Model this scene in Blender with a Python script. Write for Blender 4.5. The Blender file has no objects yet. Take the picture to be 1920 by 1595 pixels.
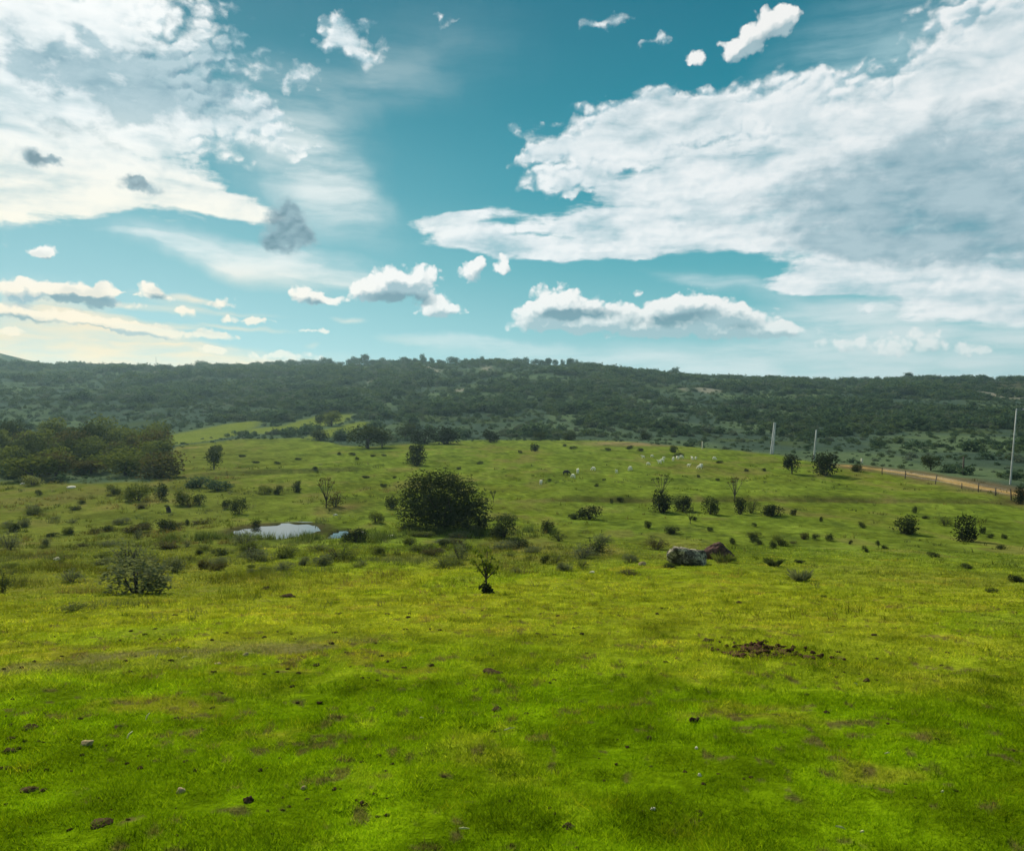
import bpy, bmesh, math, random
import numpy as np
from mathutils import Vector, Matrix, Euler

scene = bpy.context.scene
COL = scene.collection
R = math.radians
rng = np.random.default_rng(7)
random.seed(7)

# ------------------------------------------------------------------ camera
FPX, CX, CY, PITCH = 1507.0, 960.0, 797.5, R(2.0)      # focal length in photograph pixels
cam = bpy.data.cameras.new("camera")
cam_o = bpy.data.objects.new("camera", cam)
COL.objects.link(cam_o)
cam.sensor_width = 36.0
cam.sensor_fit = 'HORIZONTAL'
cam.lens = 36.0 * FPX / 1920.0
cam.clip_start, cam.clip_end = 0.1, 12000.0
cam_o.location = (0, 0, 0)
cam_o.rotation_euler = (R(90) - PITCH, 0, 0)
scene.camera = cam_o

vs = scene.view_settings
vs.view_transform = 'Standard'
vs.look = 'None'
vs.exposure, vs.gamma = 0.42, 1.0
vs.use_curve_mapping = False

# ------------------------------------------------------------------ small node language
def lin(r, g, b):
    f = lambda c: (c / 255 / 12.92) if c / 255 <= 0.04045 else ((c / 255 + 0.055) / 1.055) ** 2.4
    return (f(r), f(g), f(b))

class NT:
    def __init__(s, tree):
        s.t = tree
        s.nodes, s.links = tree.nodes, tree.links
    def node(s, typ, **kw):
        n = s.nodes.new(typ)
        for k, v in kw.items():
            setattr(n, k, v)
        return n
    def put(s, sock, v):
        if isinstance(v, bpy.types.NodeSocket):
            s.links.new(v, sock)
        elif v is not None:
            if sock.type == 'RGBA' and hasattr(v, '__len__') and len(v) == 3:
                v = (*v, 1)
            sock.default_value = v
    def m(s, op, a, b=None, c=None, clamp=False):
        n = s.node('ShaderNodeMath', operation=op, use_clamp=clamp)
        for i, v in enumerate((a, b, c)):
            if v is not None:
                s.put(n.inputs[i], v)
        return n.outputs[0]
    def v(s, op, a, b=None, c=None, scale=None):
        n = s.node('ShaderNodeVectorMath', operation=op)
        for i, x in enumerate((a, b, c)):
            if x is not None:
                s.put(n.inputs[i], x)
        if scale is not None:
            s.put(n.inputs['Scale'], scale)
        return n.outputs['Value'] if op in ('LENGTH', 'DOT_PRODUCT', 'DISTANCE') else n.outputs[0]
    def mix(s, f, a, b, mode='MIX'):
        n = s.node('ShaderNodeMix', data_type='RGBA', blend_type=mode)
        s.put(n.inputs[0], f); s.put(n.inputs[6], a); s.put(n.inputs[7], b)
        return n.outputs[2]
    def noise(s, vec, scale, detail=4, rough=0.5, dist=0.0, color=False):
        n = s.node('ShaderNodeTexNoise')
        s.put(n.inputs['Vector'], vec)
        n.inputs['Scale'].default_value = scale
        n.inputs['Detail'].default_value = detail
        n.inputs['Roughness'].default_value = rough
        n.inputs['Distortion'].default_value = dist
        return n.outputs['Color' if color else 'Fac']
    def step(s, v, a, b, lo=0.0, hi=1.0):
        n = s.node('ShaderNodeMapRange', interpolation_type='SMOOTHSTEP')
        s.put(n.inputs[0], v)
        for i, x in enumerate((a, b, lo, hi)):
            s.put(n.inputs[i + 1], x)
        return n.outputs[0]
    def ramp(s, v, stops):
        n = s.node('ShaderNodeValToRGB')
        s.put(n.inputs[0], v)
        e = n.color_ramp.elements
        while len(e) < len(stops):
            e.new(0.5)
        for el, (p, c) in zip(e, stops):
            el.position = p
            el.color = (*c, 1)
        return n.outputs[0]
    def xyz(s, x, y, z=0.0):
        n = s.node('ShaderNodeCombineXYZ')
        s.put(n.inputs[0], x); s.put(n.inputs[1], y); s.put(n.inputs[2], z)
        return n.outputs[0]
    def attr(s, name, what='Color'):
        n = s.node('ShaderNodeAttribute', attribute_name=name)
        return n.outputs[what]

# ------------------------------------------------------------------ sky
SUN_AZ, SUN_EL = R(-27), R(33)              # azimuth from straight ahead (+Y), positive to the right
SKY = 0.1

def px_dir(px, py):
    a, b = (px - CX) / FPX, -(py - CY) / FPX
    d = np.array([a, math.cos(PITCH) + b * math.sin(PITCH), -math.sin(PITCH) + b * math.cos(PITCH)])
    return d / np.linalg.norm(d)

def px_ang(px, py):
    d = px_dir(px, py)
    return math.atan2(d[0], d[1]), math.asin(d[2])

def blob_sum(N, P, blobs):
    """Sum of soft elliptical cloud bodies, each given by its direction in the sky."""
    acc = None
    for (cx, cy, rx, ry, rot, amp) in blobs:
        a0, e0 = px_ang(cx, cy)
        a1, _ = px_ang(cx + 20, cy); _, e1 = px_ang(cx, cy - 20)
        mp = N.node('ShaderNodeMapping', vector_type='TEXTURE')
        N.put(mp.inputs[0], P)
        mp.inputs[1].default_value = (a0, e0, 0)
        mp.inputs[2].default_value = (0, 0, R(-rot))
        mp.inputs[3].default_value = (rx * (a1 - a0) / 20, ry * (e1 - e0) / 20, 1)
        g = N.node('ShaderNodeTexGradient', gradient_type='SPHERICAL')
        N.put(g.inputs[0], mp.outputs[0])
        acc = N.m('MULTIPLY', g.outputs[1], amp) if acc is None else N.m('MULTIPLY_ADD', g.outputs[1], amp, acc)
    return acc

# (centre x, centre y, radius x, radius y, tilt in degrees clockwise, weight)
PUFFY = [
    (100, 60, 520, 250, 8, 1.45), (280, 205, 330, 92, 10, .85), (500, 238, 130, 54, 24, .75), (-250, 100, 520, 420, 0, 1.3), (90, 200, 300, 70, 14, .5),
    (655, 76, 104, 62, 4, .78), (640, 50, 60, 40, 0, .35), (566, 148, 44, 26, -10, .62), (528, 160, 24, 18, 0, .55), (690, 100, 50, 26, 10, .4),
    (1150, 265, 220, 96, -12, 1.05), (1320, 225, 300, 92, -4, 1.15), (1560, 225, 240, 100, -14, 1.05), (1640, 300, 360, 120, -12, .9), (1870, 130, 250, 260, 0, 1.25), (1780, 230, 240, 150, -20, .8),
    (1012, 284, 84, 24, -10, .72), (990, 245, 50, 18, 0, .5), (1070, 335, 110, 40, -6, .85), (2150, 250, 420, 430, 0, 1.4), (1790, 36, 34, 22, 0, .7), (1695, 122, 36, 22, 0, .7),
    (1240, 76, 26, 14, -15, .6), (820, 30, 34, 26, 0, .55), (1140, 34, 80, 18, -14, .5), (1215, 78, 20, 8, 0, .4), (1400, 175, 260, 40, 0, .35),
]
STREAKY = [
    (-60, 310, 420, 122, 0, 1.4), (150, 325, 330, 84, 9, 1.2), (400, 374, 200, 36, 9, 1.2), (250, 260, 230, 60, 14, .8), (-250, 290, 420, 160, 0, 1.2),
    (1420, 355, 440, 130, 2, 1.35), (1180, 434, 310, 50, 4, 1.05), (1030, 468, 300, 26, 3, 1.1), (870, 436, 116, 38, 9, 1.0), (880, 405, 110, 16, -4, .7), (1120, 470, 160, 20, 3, .6),
    (1650, 522, 310, 40, 1, 1.1), (1860, 560, 300, 64, 0, 1.1), (1800, 420, 420, 150, 0, 1.3), (2150, 430, 420, 260, 0, 1.3), (1540, 545, 160, 18, 3, .6), (1650, 430, 420, 70, 0, .7),
]
VEIL = [
    (560, 270, 230, 190, 25, .75), (640, 380, 180, 100, 30, .6), (440, 488, 280, 50, 13, 1.15), (600, 505, 180, 32, 14, 1.0), (400, 480, 130, 22, 12, .6),
    (660, 525, 130, 16, 3, .9), (640, 490, 110, 26, 10, .7), (300, 445, 130, 12, 5, .7), (840, 90, 230, 150, 0, .30), (720, 150, 160, 90, 0, .35), (1650, 120, 420, 200, -15, .75),
    (1400, 540, 260, 26, 12, .6), (1330, 525, 130, 14, 8, .5), (1750, 640, 520, 110, 0, 1.3), (1720, 690, 560, 56, 0, 1.0), (1300, 692, 420, 30, 0, .7), (1640, 655, 200, 46, 4, .8), (1830, 660, 200, 40, 4, .8), (1250, 668, 560, 36, 0, .85), (850, 637, 150, 16, 3, .8),
    (1900, 600, 400, 110, 0, .9), (650, 600, 50, 8, 0, .75), (578, 645, 36, 8, 0, .95), (920, 650, 220, 26, 4, .55), (1550, 600, 260, 60, 0, .5),
    (60, 650, 620, 62, 3, 1.1), (380, 672, 420, 30, 0, 1.1), (60, 560, 240, 60, 4, .6), (200, 610, 260, 40, 5, .6), (350, 575, 120, 30, 12, .5), (90, 584, 240, 13, 4, 1.0), (240, 598, 220, 10, 5, .9), (60, 634, 190, 8, 1, .8), (300, 648, 240, 8, 2, .8), (150, 662, 240, 7, 1, .7), (450, 612, 120, 7, 3, .6), (360, 560, 120, 8, 6, .6), (250, 572, 140, 9, 5, .8), (430, 585, 130, 7, 4, .6),
]
CUMU = [
    (728, 545, 84, 34, 0, 1.2), (785, 522, 58, 36, -8, 1.05), (728, 516, 36, 30, 0, .9), (685, 546, 40, 26, 0, .9), (812, 568, 40, 32, 30, .8), (838, 578, 44, 22, 6, .95), (800, 585, 40, 16, 0, .6),
    (568, 554, 46, 22, 4, 1.2), (600, 560, 26, 14, 0, .7), (630, 563, 30, 12, -12, 1.0), (882, 512, 30, 28, -35, 1.2), (900, 494, 20, 18, -20, .8), (946, 497, 28, 26, -20, 1.05),
    (1035, 566, 60, 46, -8, 1.2), (1110, 580, 84, 38, 0, 1.25), (995, 592, 64, 30, -8, 1.0), (1230, 592, 90, 42, 0, 1.15), (1300, 574, 84, 42, -4, 1.2), (1360, 590, 64, 40, 0, 1.0),
    (1420, 600, 74, 34, 10, 1.05), (1470, 618, 70, 16, 3, .95), (1190, 614, 180, 22, 0, .9), (1340, 622, 190, 20, 2, .8), (1060, 608, 110, 20, 0, .9), (1195, 550, 28, 12, 0, .7), (1160, 632, 40, 10, 0, .6),
    (1440, 52, 62, 46, -20, 1.2), (1392, 84, 44, 34, -30, 1.1), (1472, 36, 34, 36, 0, .9), (1370, 100, 28, 24, -30, .8), (1350, 82, 20, 10, 0, .6), (1303, 108, 26, 22, -10, 1.1),
    (1590, 642, 110, 20, 2, .75), (1740, 640, 100, 36, 4, .8), (1830, 655, 60, 20, 4, .6), (1650, 660, 90, 16, 0, .5),
    (160, 552, 66, 30, 4, 1.2), (95, 545, 84, 26, 4, 1.0), (195, 552, 34, 26, 0, .9), (20, 548, 60, 40, 0, 1.0), (288, 543, 36, 21, 0, 1.25), (318, 560, 40, 12, 4, .6), (415, 568, 44, 15, -5, 1.1),
    (350, 584, 36, 12, 5, .9), (245, 570, 40, 12, 0, .7), (482, 602, 44, 10, 0, 1.1), (430, 597, 20, 10, 0, 1.0), (70, 472, 36, 14, 10, 1.0), (95, 474, 26, 16, 0, .9), (20, 588, 120, 16, 4, 1.1), (190, 604, 200, 18, 8, 1.1),
    (270, 615, 110, 14, 6, .8), (16, 620, 44, 13, 6, 1.1), (400, 628, 56, 13, 4, 1.1), (575, 620, 24, 7, 0, .8), (610, 620, 24, 7, 0, .8),
    (520, 666, 150, 13, 2, .85), (395, 655, 42, 11, 0, .8), (225, 546, 20, 8, 0, .6), (255, 550, 16, 7, 0, .6),
]
DARK = [(540, 430, 60, 72, 0, 1.35), (515, 455, 50, 26, -10, .9), (565, 445, 54, 26, 16, .95), (540, 405, 40, 26, 0, .6), (70, 297, 58, 24, 14, 1.3), (110, 306, 30, 12, 12, .7), (262, 349, 56, 18, 6, 1.2), (258, 338, 30, 16, 0, .7)]
GREY = [(220, 145, 270, 110, 12, 1.5), (400, 155, 170, 90, 20, 1.4), (480, 70, 170, 120, 0, 1.3), (60, 120, 120, 60, 0, .7), (140, 235, 150, 26, 8, .9), (1720, 310, 360, 110, -8, 1.4), (1850, 420, 380, 120, 0, 1.5),
        (1520, 410, 320, 80, 3, .7), (1320, 290, 260, 40, 0, .35), (1700, 460, 360, 36, 0, 1.0), (1650, 625, 300, 60, 0, .5), (2100, 330, 300, 260, 0, .9)]
UND = [(150, 562, 90, 24, 0, 1.9), (20, 595, 120, 12, 3, 1.9), (298, 548, 26, 18, 0, 1.5), (755, 562, 92, 18, 2, 1.5), (1100, 588, 96, 18, 0, 1.3), (1240, 604, 104, 18, 0, 1.2), (1440, 72, 44, 24, -25, .5), (1045, 588, 60, 12, 0, .8),
       (590, 566, 36, 9, 5, 1.2), (545, 558, 22, 7, 0, .7), (75, 477, 36, 11, 0, 1.3), (345, 618, 110, 6, 6, 1.1), (180, 609, 60, 6, 4, 1.1), (395, 572, 22, 8, 0, 1.0), (430, 568, 18, 10, 0, 1.0), (1310, 590, 84, 14, 0, .7), (1390, 612, 60, 10, 0, .6), (185, 540, 30, 18, 0, .9), (130, 540, 26, 12, 0, .7)]

world = bpy.data.worlds.new("World")
scene.world = world
world.use_nodes = True
W = NT(world.node_tree)
for n in list(W.nodes):
    W.nodes.remove(n)
w_out = W.node('ShaderNodeOutputWorld')
bg = W.node('ShaderNodeBackground')
bg.inputs[1].default_value = SKY
W.links.new(bg.outputs[0], w_out.inputs[0])
tc = W.node('ShaderNodeTexCoord')
D = W.v('NORMALIZE', tc.outputs['Generated'])
sep = W.node('ShaderNodeSeparateXYZ'); W.links.new(D, sep.inputs[0])
dx, dy, dz = sep.outputs
az = W.m('ARCTAN2', dx, dy)
el = W.m('ARCSINE', dz)
P = W.xyz(az, el)
# cloud-plane coordinates: perspective-true texture of high sheets
k = W.m('ADD', W.m('MAXIMUM', dz, 0.0), 0.10)
Q = W.xyz(W.m('DIVIDE', dx, k), W.m('DIVIDE', dy, k))

nish = W.node('ShaderNodeTexSky', sky_type='NISHITA')
nish.sun_disc = False
nish.sun_elevation = SUN_EL
nish.sun_rotation = SUN_AZ
nish.air_density, nish.dust_density, nish.ozone_density = 1.0, 0.6, 3.0

base = W.ramp(W.m('DIVIDE', W.m('MAXIMUM', el, 0.0), 1.5708), [
    (0.0, lin(166, 204, 207)), (0.05, lin(126, 190, 198)), (0.10, lin(82, 168, 180)), (0.155, lin(40, 147, 164)),
    (0.22, lin(12, 129, 149)), (0.28, lin(6, 114, 136)), (0.5, lin(12, 88, 118)), (1.0, lin(8, 60, 92))])
# paler towards the sun side near the horizon
toward = W.m('MULTIPLY', W.step(az, R(12), R(-34)), W.step(el, R(24), R(2)))
base = W.mix(W.m('MULTIPLY', toward, 0.6), base, lin(172, 210, 217))

# one set of distortions feeds all the clouds
wa = W.v('SUBTRACT', W.noise(P, 10.0, 3, .55, color=True), (.5, .5, .5))
wb = W.v('SUBTRACT', W.noise(P, 38.0, 3, .55, color=True), (.5, .5, .5))
wc = W.v('SUBTRACT', W.noise(P, 125.0, 3, .6, color=True), (.5, .5, .5))
fine = W.v('ADD', W.v('SCALE', wb, scale=.017), W.v('SCALE', wc, scale=.0062))
coarse = W.v('ADD', W.v('MULTIPLY', wa, (.085, .045, 0)), W.v('MULTIPLY', wb, (.026, .016, 0)))
long_ = W.v('ADD', W.v('MULTIPLY', wa, (.12, .022, 0)), W.v('MULTIPLY', wb, (.03, .006, 0)))

def worley(N, vec, scale, sm=.25):
    n = N.node('ShaderNodeTexVoronoi', feature='SMOOTH_F1')
    N.put(n.inputs['Vector'], vec)
    n.inputs['Scale'].default_value = scale
    n.inputs['Smoothness'].default_value = sm
    return n.outputs['Distance']

# --- high veil
Pv = W.v('ADD', P, long_)
veil_b = blob_sum(W, Pv, VEIL)
streak = W.noise(W.v('MULTIPLY', W.v('ADD', P, W.v('SCALE', long_, scale=.5)), (8, 46, 1)), 1.0, 6, .58)
rotm = W.node('ShaderNodeMapping', vector_type='POINT')
W.put(rotm.inputs[0], W.v('ADD', P, W.v('SCALE', long_, scale=.6)))
rotm.inputs[2].default_value = (0, 0, R(27))
rotm.inputs[3].default_value = (7, 34, 1)
diag = W.noise(rotm.outputs[0], 1.0, 5, .55)
side = W.step(az, R(2), R(-8))
vtex = W.m('ADD', W.m('MULTIPLY', side, diag), W.m('MULTIPLY', W.m('SUBTRACT', 1.0, side), streak))
veil_a = W.m('MULTIPLY', W.step(veil_b, 0.0, 1.05), W.step(vtex, .30, .66, .28, 1.0))
behind = W.m('MAXIMUM', W.step(dy, 0.72, 0.45), W.step(dz, .46, .62))                                  # sky beyond the part the photograph shows
out_n = W.noise(Q, 1.1, 5, .55)
veil_a = W.m('MAXIMUM', veil_a, W.m('MULTIPLY', behind, W.step(out_n, .36, .68, .1, .9)))

# --- altocumulus: granular sheets
Pp = W.v('ADD', W.v('ADD', P, coarse), W.v('SCALE', fine, scale=.6))
puff_b = blob_sum(W, Pp, PUFFY)
tex = W.noise(W.v('MULTIPLY', P, (1.0, 1.6, 1)), 24.0, 7, .60, .3)
Pg = W.v('MULTIPLY', W.v('ADD', P, W.v('ADD', W.v('SCALE', fine, scale=.9), W.v('SCALE', coarse, scale=.35))), (1, 1.45, 1))
g1 = worley(W, Pg, 66.0, .7)
g0 = worley(W, W.v('ADD', Pg, (-.0028, .0048, 0)), 66.0, .7)
rag = W.m('ADD', W.m('MULTIPLY', W.m('SUBTRACT', tex, .5), 1.9), W.m('MULTIPLY', W.m('SUBTRACT', .36, g1), 1.15))
puff_d = W.m('MULTIPLY_ADD', rag, .62, puff_b)
puff_a = W.m('MULTIPLY', W.step(puff_d, .08, .66), W.step(puff_b, .0, .22))
# --- smooth streaked sheets
Ps = W.v('ADD', P, long_)
str_b = blob_sum(W, Ps, STREAKY)
str_d = W.m('MULTIPLY_ADD', W.m('SUBTRACT', streak, .5), 1.25, W.m('MULTIPLY_ADD', W.m('SUBTRACT', tex, .5), .5, str_b))
str_a = W.m('MULTIPLY', W.step(str_d, .20, .56), W.step(str_b, .0, .22))
sheet_a = W.m('SUBTRACT', 1.0, W.m('MULTIPLY', W.m('SUBTRACT', 1.0, puff_a), W.m('SUBTRACT', 1.0, str_a)))

sheet_raw = sheet_a
grey_b = blob_sum(W, Pp, GREY)
soft = W.noise(W.v('MULTIPLY', P, (1, 2.2, 1)), 14.0, 5, .55, .3)
mott = W.noise(W.v('MULTIPLY', W.v('ADD', P, W.v('SCALE', fine, scale=.6)), (1, 1.5, 1)), 30.0, 4, .5)
gsum = W.m('MULTIPLY_ADD', W.m('ADD', W.m('SUBTRACT', soft, .5), W.m('MULTIPLY', W.m('SUBTRACT', mott, .5), W.step(az, R(8), R(-6), .35, 1.5))), 2.4, W.m('MULTIPLY_ADD', W.m('SUBTRACT', tex, .5), -1.3, grey_b))
grey = W.m('MULTIPLY', W.step(gsum, .10, 1.15), W.step(grey_b, .0, .5))
rim = W.step(puff_d, 1.0, .30, .06, 1.0)
relief = W.m('MULTIPLY', W.m('MULTIPLY', W.m('SUBTRACT', g0, g1), rim), W.m('SUBTRACT', 1.0, W.m('MULTIPLY', str_a, .9)))
fib = W.m('MULTIPLY', W.m('SUBTRACT', streak, .5), W.m('MULTIPLY', str_a, 1.5))
body = W.m('MULTIPLY', W.m('SUBTRACT', soft, .5), 1.9)
tone = W.m('ADD', W.m('MULTIPLY', relief, 4.2), W.m('ADD', W.m('ADD', .72, W.m('ADD', body, fib)), W.m('MULTIPLY', W.m('SUBTRACT', tex, .5), .6)), clamp=True)
sheet_a = W.m('MULTIPLY', sheet_a, W.step(W.m('ADD', W.m('MULTIPLY', soft, .7), W.m('MULTIPLY', streak, .5)), .36, .62, .62, 1.0))
white_s = W.mix(tone, lin(168, 197, 207), lin(238, 242, 242))
white_s = W.mix(grey, white_s, W.mix(tone, lin(112, 152, 168), lin(172, 196, 204)))
warm = W.m('MULTIPLY', W.step(az, R(0), R(-25)), W.step(el, R(19), R(9)))
glare = W.m('MULTIPLY', W.step(az, R(-8), R(-30)), W.step(el, R(12), R(27)))
white_s = W.mix(W.m('MULTIPLY', warm, W.m('SUBTRACT', .9, W.m('MULTIPLY', W.m('SUBTRACT', 1.0, tone), .4))), white_s, lin(253, 245, 224))
white_s = W.mix(W.m('MULTIPLY', glare, W.m('SUBTRACT', .72, W.m('MULTIPLY', grey, .72))), white_s, lin(252, 252, 249))
white_v = W.mix(W.step(az, R(-2), R(-24)), lin(204, 222, 224), lin(246, 222, 182))
white_v = W.mix(W.step(el, R(4), R(10)), white_v, W.mix(W.step(az, R(5), R(-12)), lin(172, 205, 212), lin(228, 235, 233)))

# --- cumulus: the same field looked up twice, the second time nearer the sun, gives the relief of the heaps
cg = bpy.data.node_groups.new("cumulus_field", 'ShaderNodeTree')
cg.interface.new_socket("P", in_out='INPUT', socket_type='NodeSocketVector')
cg.interface.new_socket("warp", in_out='INPUT', socket_type='NodeSocketVector')
cg.interface.new_socket("density", in_out='OUTPUT', socket_type='NodeSocketFloat')
cg.interface.new_socket("bulk", in_out='OUTPUT', socket_type='NodeSocketFloat')
G = NT(cg)
gi, go = G.node('NodeGroupInput'), G.node('NodeGroupOutput')
gw = G.v('ADD', gi.outputs[0], gi.outputs[1])
cb = blob_sum(G, G.v('ADD', gi.outputs[0], G.v('SCALE', gi.outputs[1], scale=.7)), [(a, b, c * 1.12, d * 1.14, e, f) for a, b, c, d, e, f in CUMU])
gs = G.v('MULTIPLY', gw, (1, 1.15, 1))
b1 = worley(G, gs, 62.0, .45)
b2 = worley(G, gs, 150.0, .45)
bil = G.m('ADD', G.m('MULTIPLY', G.m('SUBTRACT', .40, b1), 1.05), G.m('MULTIPLY', G.m('SUBTRACT', .40, b2), .55))
G.links.new(G.m('MULTIPLY_ADD', bil, .66, cb), go.inputs[0])
G.links.new(cb, go.inputs[1])
def cumulus(vec):
    n = W.node('ShaderNodeGroup'); n.node_tree = cg
    W.put(n.inputs[0], vec); W.put(n.inputs[1], fine)
    return n.outputs
c0, bulk = cumulus(P)
c1, bulk1 = cumulus(W.v('ADD', P, (-.0036, .0090, 0)))
cum_a = W.m('MULTIPLY', W.step(c0, .24, .66), W.step(bulk, .02, .2))
rel = W.m('SUBTRACT', c0, c1)
und = blob_sum(W, W.v('ADD', P, W.v('SCALE', fine, scale=.7)), UND)
thick = W.m('MULTIPLY', W.step(bulk1, .35, 1.45), .55)
lit = W.m('ADD', W.m('MULTIPLY', rel, 1.0), W.m('SUBTRACT', .86, W.m('MULTIPLY', thick, 1.6)), clamp=True)
cshade = W.mix(W.step(az, R(2), R(-22)), lin(160, 186, 194), lin(140, 172, 184))
clit = W.mix(W.m('MULTIPLY', W.step(az, R(-4), R(-24)), W.step(el, R(11), R(4))), lin(244, 244, 241), lin(253, 236, 208))
ccol = W.mix(lit, cshade, clit)
ccol0 = ccol
ccol = W.mix(W.m('MULTIPLY', W.step(und, .1, .95, 0, .85), W.m('SUBTRACT', 1.25, lit), clamp=True), ccol, lin(104, 142, 156))

# --- small dark scud
dark_b = blob_sum(W, W.v('ADD', P, W.v('SCALE', fine, scale=1.25)), DARK)
dark_d = W.m('MULTIPLY_ADD', W.m('SUBTRACT', .40, g1), .35, W.m('MULTIPLY_ADD', W.m('SUBTRACT', tex, .5), .8, dark_b))
dark_a = W.m('MULTIPLY', W.step(dark_d, .16, .80, 0, .90), W.step(dark_b, .0, .25))

s = base
s = W.mix(veil_a, s, white_v)
s = W.mix(sheet_a, s, white_s)
low = W.step(el, R(7.5), R(1.5), 1.0, .55)
s = W.mix(W.m('MULTIPLY', cum_a, low), s, ccol)
dtone = W.m('ADD', W.m('ADD', W.m('MULTIPLY', W.step(dark_d, .3, 1.1), -.5), W.m('MULTIPLY', W.m('SUBTRACT', g0, g1), 1.1)), W.m('ADD', .85, W.m('MULTIPLY', W.m('SUBTRACT', tex, .5), 1.6)), clamp=True)
s = W.mix(dark_a, s, W.mix(dtone, lin(78, 116, 132), lin(150, 178, 187)))
ground_half = W.step(dz, 0.0, -0.05)
s = W.mix(ground_half, s, lin(70, 84, 60))
s = W.v('SCALE', s, scale=0.747 / SKY)
s = W.mix(0.03, s, nish.outputs[0])
W.links.new(s, bg.inputs[0])
world.cycles.sampling_method = 'MANUAL'
world.cycles.sample_map_resolution = 512

# ------------------------------------------------------------------ sun
sun = bpy.data.lights.new("sun", 'SUN')
sun.energy = 5.0
sun.angle = R(0.5)
sun.color = (1.0, 0.94, 0.82)
sun_o = bpy.data.objects.new("sun", sun)
COL.objects.link(sun_o)
sd = Vector((math.sin(SUN_AZ) * math.cos(SUN_EL), math.cos(SUN_AZ) * math.cos(SUN_EL), math.sin(SUN_EL)))
sun_o.rotation_euler = sd.to_track_quat('Z', 'Y').to_euler()
sun_o.location = (-20, 30, 60)

# ------------------------------------------------------------------ terrain shape
_tab = np.random.default_rng(3).random((256, 256))
def vnoise(x, y):
    xi, yi = np.floor(x).astype(int), np.floor(y).astype(int)
    fx, fy = x - xi, y - yi
    fx, fy = fx * fx * (3 - 2 * fx), fy * fy * (3 - 2 * fy)
    a, b = xi & 255, yi & 255
    a1, b1 = (xi + 1) & 255, (yi + 1) & 255
    return ((_tab[a, b] * (1 - fx) + _tab[a1, b] * fx) * (1 - fy) + (_tab[a, b1] * (1 - fx) + _tab[a1, b1] * fx) * fy) * 2 - 1
def fbm(x, y, oct=4, gain=.5):
    s, a, t = 0, 1, 0
    for i in range(oct):
        s = s + a * vnoise(x + 17.3 * i, y + 41.7 * i); t += a
        a *= gain; x, y = x * 2.03, y * 2.03
    return s / t
def sstep(v, a, b):
    t = np.clip((v - a) / (b - a), 0, 1)
    return t * t * (3 - 2 * t)

_py = np.linspace(-400, 6000, 25601)
_pz = np.interp(_py, [-400, -60, -12, 0, 4.3, 12, 25, 35, 45, 52, 60, 70, 95, 150, 215, 6000],
                [8, 1.0, -1.15, -1.7, -2.42, -3.74, -6.05, -7.25, -8.5, -9.15, -9.45, -9.95, -10.1, -10.4, -10.6, -10.6])
_ker = np.exp(-np.linspace(-2, 2, 17) ** 2); _ker /= _ker.sum()
_pz = np.convolve(np.pad(_pz, 8, mode='edge'), _ker, 'valid')
RIDGE_PX = [(-700, 640), (-100, 672), (60, 686), (300, 693), (400, 691), (600, 688), (700, 686), (950, 684), (1050, 687), (1150, 694), (1250, 703), (1400, 713), (1550, 716), (1700, 714), (1920, 713), (2500, 705)]
_rx = np.array([(a - CX) / FPX for a, _ in RIDGE_PX]); _rz = np.array([(745 - b) / FPX for _, b in RIDGE_PX])
POND = (-16.3, 55.9, 3.0, 3.3, -9.36)          # centre x, y, radii, water level
POOL = (-11.75, 54.4, 0.55, 1.7, -9.36)
BANKS = [(76.5, 0.30, 1.2, 60.0), (104.0, -40.0, -46.0, -24.0)]

def height(x, y):
    x, y = np.asarray(x, float), np.asarray(y, float)
    z = np.interp(y, _py, _pz)
    r = np.hypot(x, y)
    t = np.where(y > 1, x / np.maximum(y, 1), 0)
    s = np.clip((y - 205) / (680 - 205), 0, 1)
    zr = np.interp(t, _rx, _rz) * 680
    hill = z + (zr - z) * (0.25 * s + 0.75 * s * s * (3 - 2 * s))
    z = np.where(y > 205, hill, z)
    z = z - np.clip(y - 680, 0, None) * 0.02 * sstep(y, 680, 800)
    z = z + 26 * np.exp(-(((x + 575) / 108) ** 2 + ((y - 820) / 80) ** 2))
    # undulation
    z = z + sstep(y, 230, 330) * (1 - sstep(y, 560, 680) * .8) * (2.6 * fbm(x / 70, y / 70, 3) + 1.2 * fbm(x / 22 + 9, y / 22, 2))
    mid = sstep(r, 20, 60) * (1 - sstep(y, 200, 260))
    z = z + mid * (0.16 * fbm(x / 11 + 5, y / 11, 3)) + 0.035 * sstep(r, 2, 8) * fbm(x / 1.7, y / 1.7, 2) * (1 - sstep(r, 60, 100))
    z = z + (0.048 * fbm(x / .34, y / .34, 3) + .03 * fbm(x / .9 + 3, y / .9, 2)) * (1 - sstep(r, 30, 45)) + .10 * sstep(r, 24, 40) * (1 - sstep(r, 90, 130)) * fbm(x / 2.2, y / 2.2, 3)
    # banks: low steps across the meadow
    yb = 76.5 + 1.2 * np.sin(x / 13.0) + .6 * np.sin(x / 4.1)
    z = z + 0.34 * sstep(y - yb, -.6, .6) * sstep(x, 0, 6) * (1 - sstep(y - yb, 4, 12))
    yb2 = 106 + (x + 34) * .55 + .8 * np.sin(x / 3.0)
    z = z + 0.5 * sstep(y - yb2, -.8, .8) * sstep(x, -44, -38) * (1 - sstep(x, -24, -17)) * (1 - sstep(y - yb2, 4, 14))
    # pond hollow and bank
    for (px_, py_, ra, rb, lvl) in (POND, POOL):
        q = np.hypot((x - px_) / ra, (y - py_) / rb) + .24 * fbm(x / 1.1, y / 1.1, 3)
        w = 1 - sstep(q, .95, 1.9)
        z = z * (1 - w) + (lvl + .10) * w
        z = z - 0.55 * (1 - sstep(q, .72, 1.06))
    return z

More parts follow.
